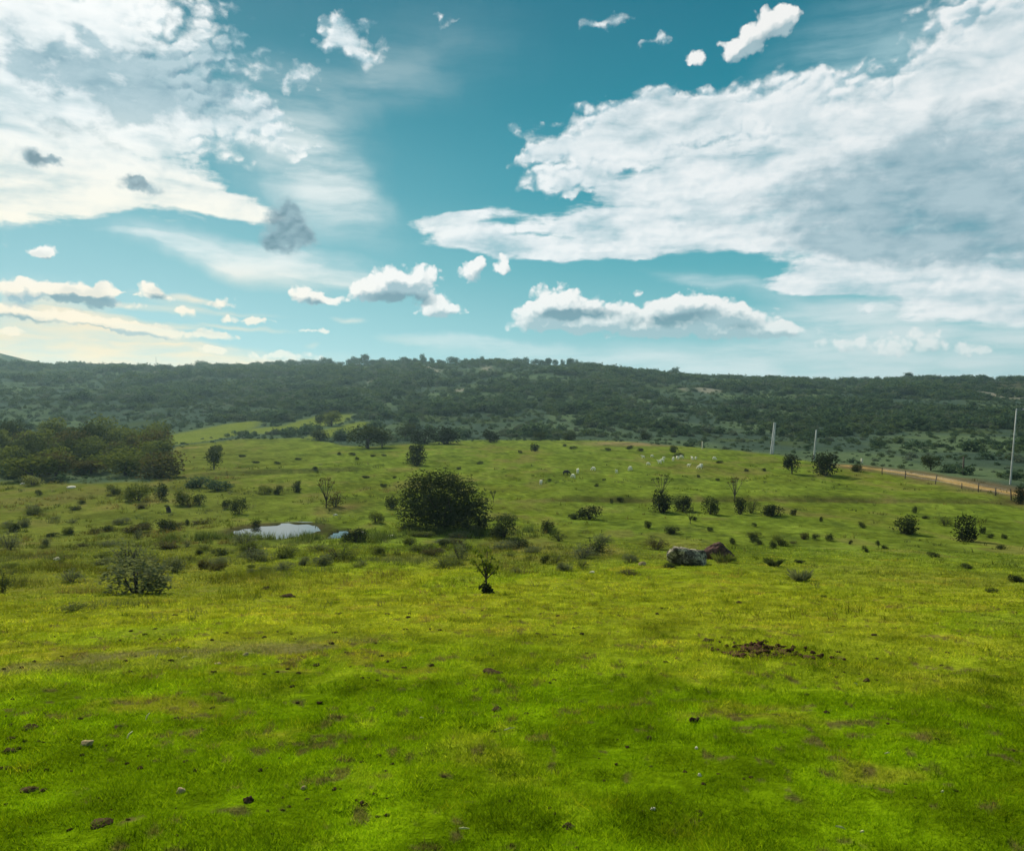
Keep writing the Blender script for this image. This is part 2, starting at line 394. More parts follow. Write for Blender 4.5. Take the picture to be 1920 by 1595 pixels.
def cast(px, py, far=3000):
    """Where the ray through a photograph pixel meets the ground."""
    d = px_dir(px, py)
    d = d / d[1]
    t = np.geomspace(2, far, 2600)
    g = height(d[0] * t, t) - d[2] * t
    h = np.argmax(g > 0)
    if g[h] <= 0:
        h = len(t) - 1
    a, b = t[max(h - 1, 0)], t[h]
    tt = np.linspace(a, b, 40)
    g = height(d[0] * tt, tt) - d[2] * tt
    i = np.argmax(g > 0)
    y = tt[i]
    x = d[0] * y
    return float(x), float(y), float(height(x, y))

# ------------------------------------------------------------------ land cover (what grows where)
BOUND = [(-400, 905), (0, 906), (285, 902), (300, 862), (330, 838), (440, 824), (560, 822), (640, 835), (700, 838), (860, 827), (1000, 826), (1100, 826), (1200, 830), (1300, 838), (1450, 852), (1560, 872), (1750, 902), (1900, 930), (2300, 960)]
_bt, _bd = [], []
for a, b in BOUND:
    d = px_dir(a, b)
    _bt.append(d[0] / d[1])
    _bd.append(cast(a, b)[1])
_bt, _bd = np.array(_bt), np.array(_bd)

ROAD = [cast(a, b)[:2] for a, b in ((1590, 873), (1640, 879), (1700, 887), (1760, 897), (1820, 909), (1880, 921), (1960, 938), (2100, 968))]
def road_dist(x, y):
    best = np.full(np.shape(x), 1e9)
    for (ax, ay), (bx, by) in zip(ROAD[:-1], ROAD[1:]):
        ux, uy = bx - ax, by - ay
        t = np.clip(((x - ax) * ux + (y - ay) * uy) / (ux * ux + uy * uy), 0, 1)
        best = np.minimum(best, np.hypot(x - ax - ux * t, y - ay - uy * t))
    return best

C = lambda *a: np.array(a, float)
LUSH, FRESH, YEL, FAR, OLV, TAN = C(.100, .168, .002), C(.128, .200, .003), C(.235, .235, .020), C(.096, .138, .018), C(.110, .118, .022), C(.21, .165, .060)
SCR, SCRG, PALE, MEAD = C(.042, .066, .046), C(.082, .118, .056), C(.24, .22, .165), C(.130, .160, .026)

def lerp(a, b, w):
    return a + (b - a) * np.asarray(w)[..., None]

def land(x, y):
    x, y = np.asarray(x, float), np.asarray(y, float)
    r = np.hypot(x, y)
    t = np.where(y > 1, x / np.maximum(y, 1), x)
    n1 = fbm(x / 2.3, y / 3.0, 4); n2 = fbm(x / .42 + 31, y / .5, 3); n5 = fbm(x / .9 + 11, y / 1.1 + 4, 4); n3 = fbm(x / 14 + 7, y / 22, 3); n4 = fbm(x / 5.5 + 70, y / 8, 3)
    c = np.broadcast_to(LUSH, x.shape + (3,)).copy()
    c = lerp(c, FRESH, sstep(n1 + .4 * n2, -.1, .55) * .8)
    c = lerp(c, YEL, sstep(r + 2.2 * n1, 8.2, 14.0) * (.62 + .3 * n4))
    c = lerp(c, YEL * .9, sstep(n1 + .5 * n2, .35, .8) * .5)
    c = lerp(c, FRESH, sstep(n4 + .3 * n1, .08, .5) * sstep(r, 9, 15) * .75)
    c = lerp(c, FAR, sstep(r + 5 * n3, 26, 46) * .85)
    c = lerp(c, FRESH * .95, sstep(n3 + .3 * n4, .1, .5) * sstep(r, 30, 60) * .45)
    c = lerp(c, OLV, sstep(n3 + .5 * n4, .05, .6) * sstep(r, 24, 40) * .6)
    c = c * (1 + .46 * n2 + .22 * n5)[..., None] * (1 + sstep(r, 60, 30)[..., None] * 0)
    c = lerp(c, C(.20, .165, .02), sstep(n5 - .4 * n1, .34, .62) * (1 - sstep(r, 30, 60)) * .5)
    c = lerp(c, C(.085, .060, .028), sstep(fbm(x / .15 + 3, y / .2, 3) + .3 * n5, .36, .55) * (1 - sstep(r, 22, 34)) * .75)
    # rough olive ground to the left and round the pond
    c = lerp(c, OLV, sstep(t + .05 * n4, -.16, -.42) * sstep(r, 17, 30) * .65)
    c = lerp(c, TAN * .9, sstep(n4 + .4 * n1, .3, .75) * sstep(r, 10, 20) * (.3 + .3 * sstep(t, -.1, -.4)))
    # bare, trodden strip
    c = lerp(c, C(.12, .11, .045), sstep(fbm(x / 1.1, y / .5, 3), -.25, .25) * np.exp(-((r - 12.2) / 1.0) ** 2) * sstep(t, -.10, -.22) * .8)
    yb = 76.5 + 1.2 * np.sin(x / 13.0) + .6 * np.sin(x / 4.1)
    c = lerp(c, C(.07, .062, .020), np.exp(-((y - yb + .4) / .9) ** 2) * sstep(x, 0, 6) * (.8 + .4 * n4))
    yb2 = 106 + (x + 34) * .55 + .8 * np.sin(x / 3.0)
    c = lerp(c, C(.06, .062, .018), np.exp(-((y - yb2) / 1.3) ** 2) * sstep(x, -44, -38) * (1 - sstep(x, -24, -17)) * .8)
    # reddish bare slope behind the pond
    sx, sy = PONDBANK
    c = lerp(c, C(.10, .078, .028), np.exp(-(((x - sx) / 2.2) ** 2 + ((y - sy) / 4.5) ** 2)) * (.75 + .4 * n1))
    for (px_, py_, ra, rb, lvl) in (POND, POOL):
        q_ = np.hypot((x - px_) / ra, (y - py_) / rb) + .12 * n1
        c = lerp(c, C(.052, .046, .022), (1 - sstep(q_, 1.05, 1.5)) * .9)
    # sandy crest
    sx, sy = SANDY
    c = lerp(c, C(.20, .15, .075), np.clip(np.exp(-(((x - sx) / 11) ** 2 + ((y - sy) / 9) ** 2)) * (1.0 + .6 * n4), 0, .9))
    # scrub hill
    bd = np.interp(t, _bt, _bd)
    hillw = sstep(y + 5 * n3 + 2 * n4, bd * .985, bd * 1.03)
    h = np.broadcast_to(SCR, x.shape + (3,)).copy()
    m1, m2 = fbm(x / 30 + 3, y / 60 + 8, 4), fbm(x / 9, y / 18 + 30, 3)
    h = lerp(h, SCRG, sstep(m1 + .4 * m2, -.2, .5))
    h = lerp(h, C(.055, .075, .022), sstep(-m1 + .5 * m2, .15, .6) * .7)
    h = lerp(h, PALE, sstep(fbm(x / 26 + 60, y / 80, 4) + .25 * m2, .38, .62) * sstep(y, 300, 420) * .75)
    h = lerp(h, C(.06, .05, .032), sstep(t + .1 * m2, .38, .6) * sstep(y, 420, 560) * .7)
    for (mx, my, ra, rb) in MEADOWS:
        q = np.hypot((x - mx) / ra, (y - my) / rb) + .35 * m2
        h = lerp(h, MEAD, (1 - sstep(q, .75, 1.1)) * .95)
    n6 = fbm(x / 2.6 + 21, y / 5.5, 4); n7 = fbm(x / 1.2 + 66, y / 2.2, 3)
    farw = sstep(r, 24, 50)
    c = c * (1 + farw * (.42 * n6 + .30 * n7))[..., None]
    c = lerp(c, C(.125, .105, .035), farw * sstep(n6 + .5 * n3, .22, .55) * .55)
    c = lerp(c, C(.045, .066, .012), farw * sstep(n7 - .3 * n6, .28, .5) * .6)
    rd = road_dist(x, y)
    c = lerp(c, h, hillw)
    c = lerp(c, C(.125, .088, .042), (1 - sstep(rd + 1.6 * n4, 2.0, 5.5)) * (.7 + .4 * n1))
    c = lerp(c, C(.30, .205, .075) * (1 + .3 * n2)[..., None], 1 - sstep(rd + .8 * n1 + .3 * n2, .45, 1.4))
    return np.clip(c, .001, 1)

PONDBANK = cast(640, 952)[:2]
SANDY = cast(1190, 832)[:2]
MEADOWS = []
for (mx, my, wx, hy) in ((612, 787, 45, 40), (640, 806, 34, 34), (400, 806, 40, 36), (365, 818, 50, 60), (520, 806, 60, 14), (330, 830, 40, 40)):
    x_, y_, z_ = cast(mx, my)
    MEADOWS.append((x_, y_, wx * y_ / FPX, hy))

# ------------------------------------------------------------------ mesh helpers
def mesh_np(name, verts, faces=None, quads=None, smooth=True, col=None, tint=None):
    """Mesh from numpy arrays: faces (n,3) and/or quads (m,4)."""
    me = bpy.data.meshes.new(name)
    verts = np.asarray(verts, np.float32)
    me.vertices.add(len(verts))
    me.vertices.foreach_set("co", verts.ravel())
    f3 = np.zeros((0, 3), int) if faces is None else np.asarray(faces, int)
    f4 = np.zeros((0, 4), int) if quads is None else np.asarray(quads, int)
    loops = np.concatenate([f3.ravel(), f4.ravel()]).astype(np.int32)
    n = len(f3) + len(f4)
    tot = np.concatenate([np.full(len(f3), 3), np.full(len(f4), 4)]).astype(np.int32)
    start = np.concatenate([[0], np.cumsum(tot)[:-1]]).astype(np.int32) if n else np.zeros(0, np.int32)
    me.loops.add(len(loops)); me.polygons.add(n)
    me.loops.foreach_set("vertex_index", loops)
    me.polygons.foreach_set("loop_start", start)
    me.polygons.foreach_set("use_smooth", np.full(n, smooth))
    me.update(calc_edges=True)
    if col is not None:
        a = me.color_attributes.new("cover", 'FLOAT_COLOR', 'POINT')
        a.data.foreach_set("color", np.concatenate([col, np.ones((len(col), 1))], 1).astype(np.float32).ravel())
    if tint is not None:
        a = me.attributes.new("tint", 'FLOAT', 'POINT')
        a.data.foreach_set("value", np.asarray(tint, np.float32))
    return me

def link(name, me, mat=None, parent=None, loc=None, rot=None, scale=None):
    o = bpy.data.objects.new(name, me)
    COL.objects.link(o)
    if mat is not None:
        if len(me.materials) == 0:
            me.materials.append(None)
        o.material_slots[0].link = 'OBJECT'
        o.material_slots[0].material = mat
    if parent is not None:
        o.parent = parent
    if loc is not None: o.location = loc
    if rot is not None: o.rotation_euler = rot
    if scale is not None: o.scale = scale
    return o

def tag(o, label=None, cat=None, group=None, kind=None):
    for kk, vv in (("label", label), ("category", cat), ("group", group), ("kind", kind)):
        if vv: o[kk] = vv
    return o

def empty(name, loc, rz=0.0):
    o = bpy.data.objects.new(name, None)
    COL.objects.link(o)
    o.location = loc
    o.rotation_euler = (0, 0, rz)
    o.empty_display_size = .2
    return o

# ------------------------------------------------------------------ materials
def new_mat(name):
    mt = bpy.data.materials.new(name)
    mt.use_nodes = True
    N = NT(mt.node_tree)
    for n in list(N.nodes):
        N.nodes.remove(n)
    return mt, N, N.node('ShaderNodeOutputMaterial')

def plain(name, col, rough=.8, vary=.35, scale=6.0, col2=None, bump=.0, metal=0.0, spec=.3):
    mt, N, out = new_mat(name)
    b = N.node('ShaderNodeBsdfPrincipled')
    tcn = N.node('ShaderNodeTexCoord')
    nz = N.noise(tcn.outputs['Object'], scale, 6, .6)
    c2 = col2 if col2 else tuple(c * (1 - vary) for c in col)
    N.put(b.inputs['Base Color'], N.mix(N.step(nz, .35, .65), c2, col))
    b.inputs['Roughness'].default_value = rough
    b.inputs['Metallic'].default_value = metal
    b.inputs['Specular IOR Level'].default_value = spec
    if bump:
        bn = N.node('ShaderNodeBump'); bn.inputs['Strength'].default_value = bump
        bn.inputs['Distance'].default_value = .03
        N.put(bn.inputs['Height'], nz)
        N.links.new(bn.outputs[0], b.inputs['Normal'])
    N.links.new(b.outputs[0], out.inputs[0])
    return mt

def leafy(name, col, col2, trans=.3, far=False):
    """Foliage: diffuse and see-through leaf light; colour differs leaf by leaf and plant by plant."""
    mt, N, out = new_mat(name)
    oi = N.node('ShaderNodeObjectInfo')
    tnt = N.attr('tint', 'Fac')
    geo = N.node('ShaderNodeNewGeometry')
    nz = N.noise(geo.outputs['Position'], .35 if far else 1.3, 2, .5)
    f = N.m('ADD', N.m('MULTIPLY', tnt, .5), N.m('ADD', N.m('MULTIPLY', oi.outputs['Random'], .35), N.m('MULTIPLY', N.m('SUBTRACT', nz, .35), .6)), clamp=True)
    c = N.mix(f, col, col2)
    d = N.node('ShaderNodeBsdfDiffuse'); N.put(d.inputs[0], c)
    tr = N.node('ShaderNodeBsdfTranslucent'); N.put(tr.inputs[0], N.mix(.5, c, (*[a * b for a, b in zip(col2, (1.5, 1.5, .6))],)))
    mx = N.node('ShaderNodeMixShader'); mx.inputs[0].default_value = trans
    N.links.new(d.outputs[0], mx.inputs[1]); N.links.new(tr.outputs[0], mx.inputs[2])
    N.links.new(mx.outputs[0], out.inputs[0])
    return mt

M = {}
M['dark'] = leafy('leaf_dark', (.022, .034, .015), (.054, .070, .024), .26)
M['deep'] = leafy('leaf_deep', (.014, .021, .012), (.032, .043, .017), .18)
M['olive'] = leafy('leaf_olive', (.060, .080, .018), (.112, .132, .032), .34)
M['bright'] = leafy('leaf_bright', (.06, .10, .012), (.13, .16, .02), .4)
M['grey'] = leafy('leaf_grey_green', (.072, .090, .046), (.145, .160, .082), .38)
M['russet'] = leafy('leaf_russet', (.052, .052, .020), (.092, .082, .030), .28)
M['far'] = leafy('leaf_hill', (.022, .042, .030), (.064, .104, .060), .30, True)
M['far2'] = leafy('leaf_hill_olive', (.040, .066, .034), (.085, .120, .055), .3, True)
M['far3'] = leafy('leaf_hill_grey', (.050, .070, .056), (.100, .125, .095), .3, True)
M['pale'] = leafy('leaf_pale', (.12, .14, .04), (.24, .25, .10), .35)
M['bark'] = plain('bark', (.055, .045, .035), .9, .5, 9, bump=.5)
M['twig'] = plain('dry_twig', (.10, .08, .055), .9, .4, 7)
M['concrete'] = plain('pole_concrete', (.46, .47, .44), .85, .25, 3, bump=.2)
M['post'] = plain('fence_wood', (.09, .07, .05), .9, .5, 8, bump=.4)
M['wool'] = plain('wool', (.90, .83, .64), 1.0, .1, 4, bump=.3, spec=0)
M['darkwool'] = plain('dark_wool', (.035, .030, .026), .95, .3, 4)
M['steel'] = plain('steel', (.30, .31, .32), .5, .2, 5, metal=.6)
M['clod'] = plain('dark_earth', (.080, .054, .028), 1.0, .6, 18, bump=.8, spec=.0)
M['redearth'] = plain('red_earth', (.085, .046, .027), 1.0, .5, 14, bump=.8, spec=.0)
M['straw'] = plain('dry_straw', (.52, .50, .20), .7, .3, 8)
M['stone'] = plain('pale_stone', (.42, .32, .16), .95, .5, 7, bump=.6, spec=.1)
M['whitestone'] = plain('white_stone', (.66, .60, .45), 1.0, .25, 7, bump=.5, spec=0)

def boulder_mat(name, a, b, lich, amount):
    mt, N, out = new_mat(name)
    bs = N.node('ShaderNodeBsdfPrincipled')
    o = N.node('ShaderNodeTexCoord').outputs['Object']
    n1 = N.noise(o, 5.0, 8, .65); n2 = N.noise(o, 3.2, 6, .7, .6); n3 = N.noise(o, 26, 4, .6)
    c = N.mix(N.step(n1, .38, .62), a, b)
    c = N.mix(N.m('MULTIPLY', N.step(n2, amount, amount + .1), N.step(n3, .35, .55)), c, lich)
    N.put(bs.inputs['Base Color'], c)
    bs.inputs['Roughness'].default_value = 1.0
    bs.inputs['Specular IOR Level'].default_value = .05
    bn = N.node('ShaderNodeBump'); bn.inputs['Strength'].default_value = .9; bn.inputs['Distance'].default_value = .05
    N.put(bn.inputs['Height'], n1); N.links.new(bn.outputs[0], bs.inputs['Normal'])
    N.links.new(bs.outputs[0], out.inputs[0])
    return mt
M['boulder'] = boulder_mat('lichen_boulder', (.040, .036, .026), (.140, .124, .092), (.46, .41, .28), .48)
M['redboulder'] = boulder_mat('red_boulder', (.040, .028, .024), (.12, .065, .055), (.19, .15, .11), .60)

# ground and grass share the land-cover colours
def ground_mat():
    mt, N, out = new_mat('turf_ground')
    geo = N.node('ShaderNodeNewGeometry')
    p = geo.outputs['Position']
    c = N.attr('cover')
    fine = N.noise(p, 9.0, 6, .68)
    mid = N.noise(p, 1.6, 6, .62)
    big = N.noise(N.v('MULTIPLY', p, (.18, .10, .18)), 1.0, 6, .62)
    c = N.mix(1.0, c, N.ramp(fine, [(.25, (.55, .55, .55)), (.5, (.95, .95, .95)), (.75, (1.4, 1.35, 1.3))]), 'MULTIPLY')
    c = N.mix(1.0, c, N.ramp(mid, [(.3, (.70, .72, .70)), (.5, (1, 1, 1)), (.72, (1.22, 1.16, 1.2))]), 'MULTIPLY')
    c = N.mix(1.0, c, N.ramp(big, [(.3, (.82, .86, .8)), (.5, (1, 1, 1)), (.7, (1.14, 1.08, 1.1))]), 'MULTIPLY')
    d = N.node('ShaderNodeBsdfDiffuse'); N.put(d.inputs[0], c)
    bn = N.node('ShaderNodeBump'); bn.inputs['Strength'].default_value = .9; bn.inputs['Distance'].default_value = .12
    N.put(bn.inputs['Height'], N.m('ADD', N.m('MULTIPLY', mid, 1.2), N.m('MULTIPLY', fine, .4)))
    N.links.new(bn.outputs[0], d.inputs['Normal'])
    N.links.new(d.outputs[0], out.inputs[0])
    return mt
def grass_mat(name, gain, trans):
    mt, N, out = new_mat(name)
    c = N.attr('cover')
    t = N.attr('tint', 'Fac')
    c = N.mix(1.0, c, N.ramp(t, [(0, (.6 * gain, .7 * gain, .6 * gain)), (.6, (gain, gain, gain)), (1, (1.7 * gain, 1.4 * gain, 1.9 * gain))]), 'MULTIPLY')
    d = N.node('ShaderNodeBsdfDiffuse'); N.put(d.inputs[0], c)
    tr = N.node('ShaderNodeBsdfTranslucent'); N.put(tr.inputs[0], N.mix(1.0, c, (1.5, 1.5, .8), 'MULTIPLY'))
    mx = N.node('ShaderNodeMixShader'); mx.inputs[0].default_value = trans
    N.links.new(d.outputs[0], mx.inputs[1]); N.links.new(tr.outputs[0], mx.inputs[2])
    N.links.new(mx.outputs[0], out.inputs[0])
    return mt
M['ground'] = ground_mat()
M['grass'] = grass_mat('grass_blade', 1.25, .48)
M['rough'] = grass_mat('rough_blade', 1.0, .4)

mt, N, out = new_mat('pond_water')
b = N.node('ShaderNodeBsdfPrincipled')
b.inputs['Base Color'].default_value = (.02, .025, .018, 1)
b.inputs['Roughness'].default_value = .03
b.inputs['IOR'].default_value = 1.33
b.inputs['Specular IOR Level'].default_value = 1.0
bn = N.node('ShaderNodeBump'); bn.inputs['Strength'].default_value = .06; bn.inputs['Distance'].default_value = .02
N.put(bn.inputs['Height'], N.noise(N.node('ShaderNodeNewGeometry').outputs['Position'], 3.0, 4, .6))
N.links.new(bn.outputs[0], b.inputs['Normal'])
N.links.new(b.outputs[0], out.inputs[0])
M['water'] = mt

# ------------------------------------------------------------------ ground: one sheet to the horizon
ang = np.concatenate([np.linspace(-46, 46, 470), np.linspace(46, 314, 70)[1:-1]]) * math.pi / 180
rad = np.concatenate([np.geomspace(1.6, 900, 520), np.geomspace(900, 2700, 22)[1:]])
A_, R_ = np.meshgrid(ang, rad)
gx, gy = (np.sin(A_) * R_).ravel(), (np.cos(A_) * R_).ravel()
gz = height(gx, gy)
na, nr = len(ang), len(rad)
i = np.arange(nr - 1)[:, None] * na + np.arange(na)[None, :]
j = np.arange(nr - 1)[:, None] * na + (np.arange(na)[None, :] + 1) % na
quads = np.stack([i, i + na, j + na, j], -1).reshape(-1, 4)
gv = np.stack([gx, gy, gz], 1)
gv = np.vstack([gv, [0, 0, float(height(0., 0.))]])
cap = np.stack([np.full(na, len(gv) - 1), np.arange(na), (np.arange(na) + 1) % na], -1)
gc = np.vstack([land(gx, gy), land(np.array([0.]), np.array([0.]))])
tag(link('ground', mesh_np('ground', gv, cap, quads[:, ::-1], True, gc), M['ground']), kind='structure',
    label='green pasture sloping down to a flat valley and a scrub covered hill')

# water
def disc(name, cx, cy, ra, rb, z, n=40):
    a = np.linspace(0, 2 * math.pi, n, endpoint=False)
    v = np.stack([cx + ra * 1.35 * np.cos(a), cy + rb * 1.35 * np.sin(a), np.full(n, z)], 1)
    v = np.vstack([v, [cx, cy, z]])
    f = np.stack([np.full(n, n), np.arange(n), (np.arange(n) + 1) % n], -1)
    return tag(link(name, mesh_np(name, v, f), M['water']), kind='structure')
disc('pond_water', *POND[:4], POND[4])['label'] = 'small bright pond reflecting the clouds among rough grass'
disc('pool_water', *POOL[:4], POOL[4])['label'] = 'narrow bright pool beside the pond and a dark bush'

# ------------------------------------------------------------------ grass
def blades(x, y, h, w, lean, tint, rg):
    """One bent triangle-pair-free blade per point: a thin triangle rooted in the ground."""
    n = len(x)
    z = height(x, y)
    a = rg.uniform(0, 2 * math.pi, n)
    ux, uy = np.cos(a) * w * .5, np.sin(a) * w * .5
    b = rg.uniform(0, 2 * math.pi, n)
    lx, ly = np.cos(b) * lean * h, np.sin(b) * lean * h
    v = np.empty((n, 3, 3))
    v[:, 0] = np.stack([x - ux, y - uy, z - .01], 1)
    v[:, 1] = np.stack([x + ux, y + uy, z - .01], 1)
    v[:, 2] = np.stack([x + lx, y + ly, z + h], 1)
    return v.reshape(-1, 3), np.repeat(tint, 3), np.arange(n * 3).reshape(-1, 3)

rg = np.random.default_rng(11)
nb = 560000
dd = 2.6 * (48 / 2.6) ** (rg.random(nb) ** .92)
aa = rg.uniform(R(-39), R(39), nb)
bx, by = np.sin(aa) * dd, np.cos(aa) * dd
clump = fbm(bx / .22, by / .22, 2) + .8 * fbm(bx / 1.1 + 50, by / 1.1, 2)
keep = clump > -.55 - .25 * rg.random(nb)
bx, by, dd, clump = bx[keep], by[keep], dd[keep], clump[keep]
for (px_, py_, ra, rb, lvl) in (POND, POOL):
    kq = np.hypot((bx - px_) / ra, (by - py_) / rb) > 1.05
    bx, by, dd, clump = bx[kq], by[kq], dd[kq], clump[kq]
nb = len(bx)
bh = (.015 + .019 * np.clip(clump + .5, 0, 1.6)) * rg.uniform(.6, 1.4, nb) * (1 + dd / 45)
bw = np.maximum(.005, dd * .00095) * rg.uniform(.7, 1.5, nb)
tint = np.clip(rg.normal(.45, .24, nb) + .22 * clump, 0, 1)
v, t3, f = blades(bx, by, bh, bw, rg.uniform(.3, 1.8, nb), tint, rg)
cc = land(bx, by)
o = link('grass', mesh_np('grass', v, f, None, False, np.repeat(cc, 3, 0), t3), M['grass'])
tag(o, 'short green grass covering the sloping pasture', 'grass', kind='stuff')

def tufts(name, xs, ys, hs, per, spread, mat, colf, label, cat, lean=.5, wid=.02):
    xs, ys, hs = map(np.asarray, (xs, ys, hs))
    n = len(xs)
    X = np.repeat(xs, per) + rg.normal(0, 1, n * per) * np.repeat(hs, per) * spread
    Y = np.repeat(ys, per) + rg.normal(0, 1, n * per) * np.repeat(hs, per) * spread
    Hh = np.repeat(hs, per) * rg.uniform(.45, 1.1, n * per)
    Ww = np.maximum(wid, np.hypot(X, Y) * .0007) * rg.uniform(.6, 1.3, n * per)
    T = np.clip(np.repeat(rg.normal(.45, .2, n), per) + rg.normal(0, .12, n * per), 0, 1)
    v, t3, f = blades(X, Y, Hh, Ww, rg.uniform(.05, lean * 2, n * per), T, rg)
    o = link(name, mesh_np(name, v, f, None, False, np.repeat(colf(X, Y), 3, 0), t3), mat)
    return tag(o, label, cat, kind='stuff')

# taller rough grass through the middle distance
xs, ys, hs = [], [], []
n = 52000
d_ = 16 * (125 / 16) ** rg.random(n)
a_ = rg.uniform(R(-38), R(38), n)
x_, y_ = np.sin(a_) * d_, np.cos(a_) * d_
t_ = x_ / y_
rough_w = .04 + .75 * sstep(d_, 24, 34) * (1 - sstep(d_, 58, 70)) * sstep(-t_ + .1 * fbm(x_ / 6, y_ / 6, 2), -.16, .10) + .30 * sstep(d_, 66, 80) * sstep(fbm(x_ / 7 + 90, y_ / 7, 3), .0, .5) + .45 * sstep(-t_, .2, .45) * sstep(d_, 18, 24)
rough_w *= sstep(fbm(x_ / 2.4, y_ / 2.4, 3), -.10, .42)
kq = rg.random(n) < rough_w
for (px_, py_, ra, rb, lvl) in (POND, POOL):
    kq &= np.hypot((x_ - px_) / ra, (y_ - py_) / rb) > 1.08
x_, y_, d_ = x_[kq], y_[kq], d_[kq]
def roughcol(x, y):
    n = fbm(x / 3.1 + 12, y / 3.1, 3)[..., None]
    m = fbm(x / 4.6 + 40, y / 6 + 9, 3)
    c = land(x, y) * (.66 + .25 * n)
    c = lerp(c, C(.085, .098, .048), sstep(m, .05, .4) * .75)
    c = lerp(c, C(.120, .090, .040), sstep(-m, .12, .45) * .7)
    return np.clip(c, .004, 1)
tufts('rough_grass', x_, y_, rg.uniform(.08, .34, len(x_)) * (.75 + d_ / 130), 10, .42, M['rough'], roughcol,
      'rough taller grass tufts across the middle of the meadow', 'grass')

# low clumps in the near turf
n = 15000
d_ = 3.0 * (34 / 3.0) ** (rg.random(n) ** .9)
a_ = rg.uniform(R(-38), R(38), n)
x_, y_ = np.sin(a_) * d_, np.cos(a_) * d_
kq = fbm(x_ / .6 + 5, y_ / .6, 2) + .5 * fbm(x_ / 3, y_ / 3, 2) > rg.uniform(-.2, .35, n)
x_, y_, d_ = x_[kq], y_[kq], d_[kq]
def clumpcol(x, y):
    m = fbm(x / .5 + 80, y / .5, 2)
    c = land(x, y)
    c = lerp(c, C(.20, .23, .008), sstep(m, .1, .4) * .7)
    c = lerp(c, C(.045, .088, .003), sstep(-m, .1, .4) * .65)
    return np.clip(c, .002, 1)
tufts('turf_clumps', x_, y_, rg.uniform(.04, .10, len(x_)) * (.8 + d_ / 40), 13, .55, M['rough'], clumpcol,
      'small uneven clumps of grass and clover in the near turf', 'grass', .8, .006)

# reeds and sedge at the near edge of the pond
n = 900
q = rg.random(n)
rx_ = np.where(q < .75, rg.uniform(-21.5, -8, n), rg.uniform(-8, 3, n))
ry_ = 51.0 + rg.normal(0, 1.3, n) + np.where(q < .75, 0, 3.5) + .6 * np.sin(rx_)
kq = np.ones(n, bool)
for (px_, py_, ra, rb, lvl) in (POND, POOL):
    kq &= np.hypot((rx_ - px_) / ra, (ry_ - py_) / rb) > 1.0
kq &= (np.abs(rx_ + 11.6) > .9) & (rng.random(n) < sstep(fbm(rx_ / 1.6, ry_ / 1.2, 2), -.35, .25))
rx_, ry_ = rx_[kq], ry_[kq]
tufts('reeds', rx_, ry_, rg.uniform(.25, .70, len(rx_)), 16, .3, M['rough'],
      lambda x, y: np.clip(np.broadcast_to(C(.062, .085, .024), x.shape + (3,)) * (1 + .5 * fbm(x / 1.5, y / 1.5, 2)[..., None]), .01, 1),
      'grey green sedge and reeds along the near bank of the pond', 'reeds', .3)

# ------------------------------------------------------------------ foliage builders
def crown(n, lobes, leaf, rg, shell=.5, squash=1.0):
    """Leaves spread through a crown made of lobes; unit space, x,y about 0, z up."""
    lobes = np.array(lobes, float)
    vol = (lobes[:, 3] * lobes[:, 4] * lobes[:, 5]) ** (2 / 3)
    k = rg.choice(len(lobes), n, p=vol / vol.sum())
    d = rg.normal(size=(n, 3)); d /= np.linalg.norm(d, axis=1)[:, None]
    bump = 1 + .20 * np.sin(5 * d[:, 0] + 3.1 * k) * np.sin(4.3 * d[:, 2] + 1.7 * k + 2 * d[:, 1]) + .12 * np.sin(11 * d[:, 1] + 5 * d[:, 2] + k)
    r = (shell + (1 - shell) * rg.random(n) ** .55) * bump * rg.normal(1, .05, n)
    c = lobes[k, :3] + d * r[:, None] * lobes[k, 3:6]
    c = c[c[:, 2] > 0.0]
    n = len(c)
    a = rg.normal(size=(n, 3)); a /= np.linalg.norm(a, axis=1)[:, None]
    b = np.cross(a, rg.normal(size=(n, 3))); b /= np.linalg.norm(b, axis=1)[:, None]
    s = leaf * rg.uniform(.6, 1.4, n)[:, None]
    v = np.stack([c - a * s, c + b * s * .55, c + a * s, c - b * s * .55], 1)
    t = np.repeat(np.clip(rg.normal(.4, .22, n), 0, 1), 4)
    return v.reshape(-1, 3), np.arange(n * 4).reshape(-1, 4), t

def tubes(paths, sides=5):
    """Tapered tubes along polylines: [(points, radii), ...]"""
    V, F = [], []
    base_i = 0
    for pts, rr in paths:
        pts = np.array(pts, float)
        for i, p in enumerate(pts):
            d = pts[min(i + 1, len(pts) - 1)] - pts[max(i - 1, 0)]
            d = d / (np.linalg.norm(d) + 1e-9)
            u = np.cross(d, [0.3, .9, .2]); u /= np.linalg.norm(u) + 1e-9
            w = np.cross(d, u)
            for s in range(sides):
                th = 2 * math.pi * s / sides
                V.append(p + (u * math.cos(th) + w * math.sin(th)) * rr[i])
        for i in range(len(pts) - 1):
            for s in range(sides):
                s2 = (s + 1) % sides
                F.append((base_i + i * sides + s, base_i + i * sides + s2, base_i + (i + 1) * sides + s2, base_i + (i + 1) * sides + s))
        F.append(tuple(base_i + (len(pts) - 1) * sides + s for s in range(4)))
        base_i += len(pts) * sides
    return np.array(V), np.array(F)

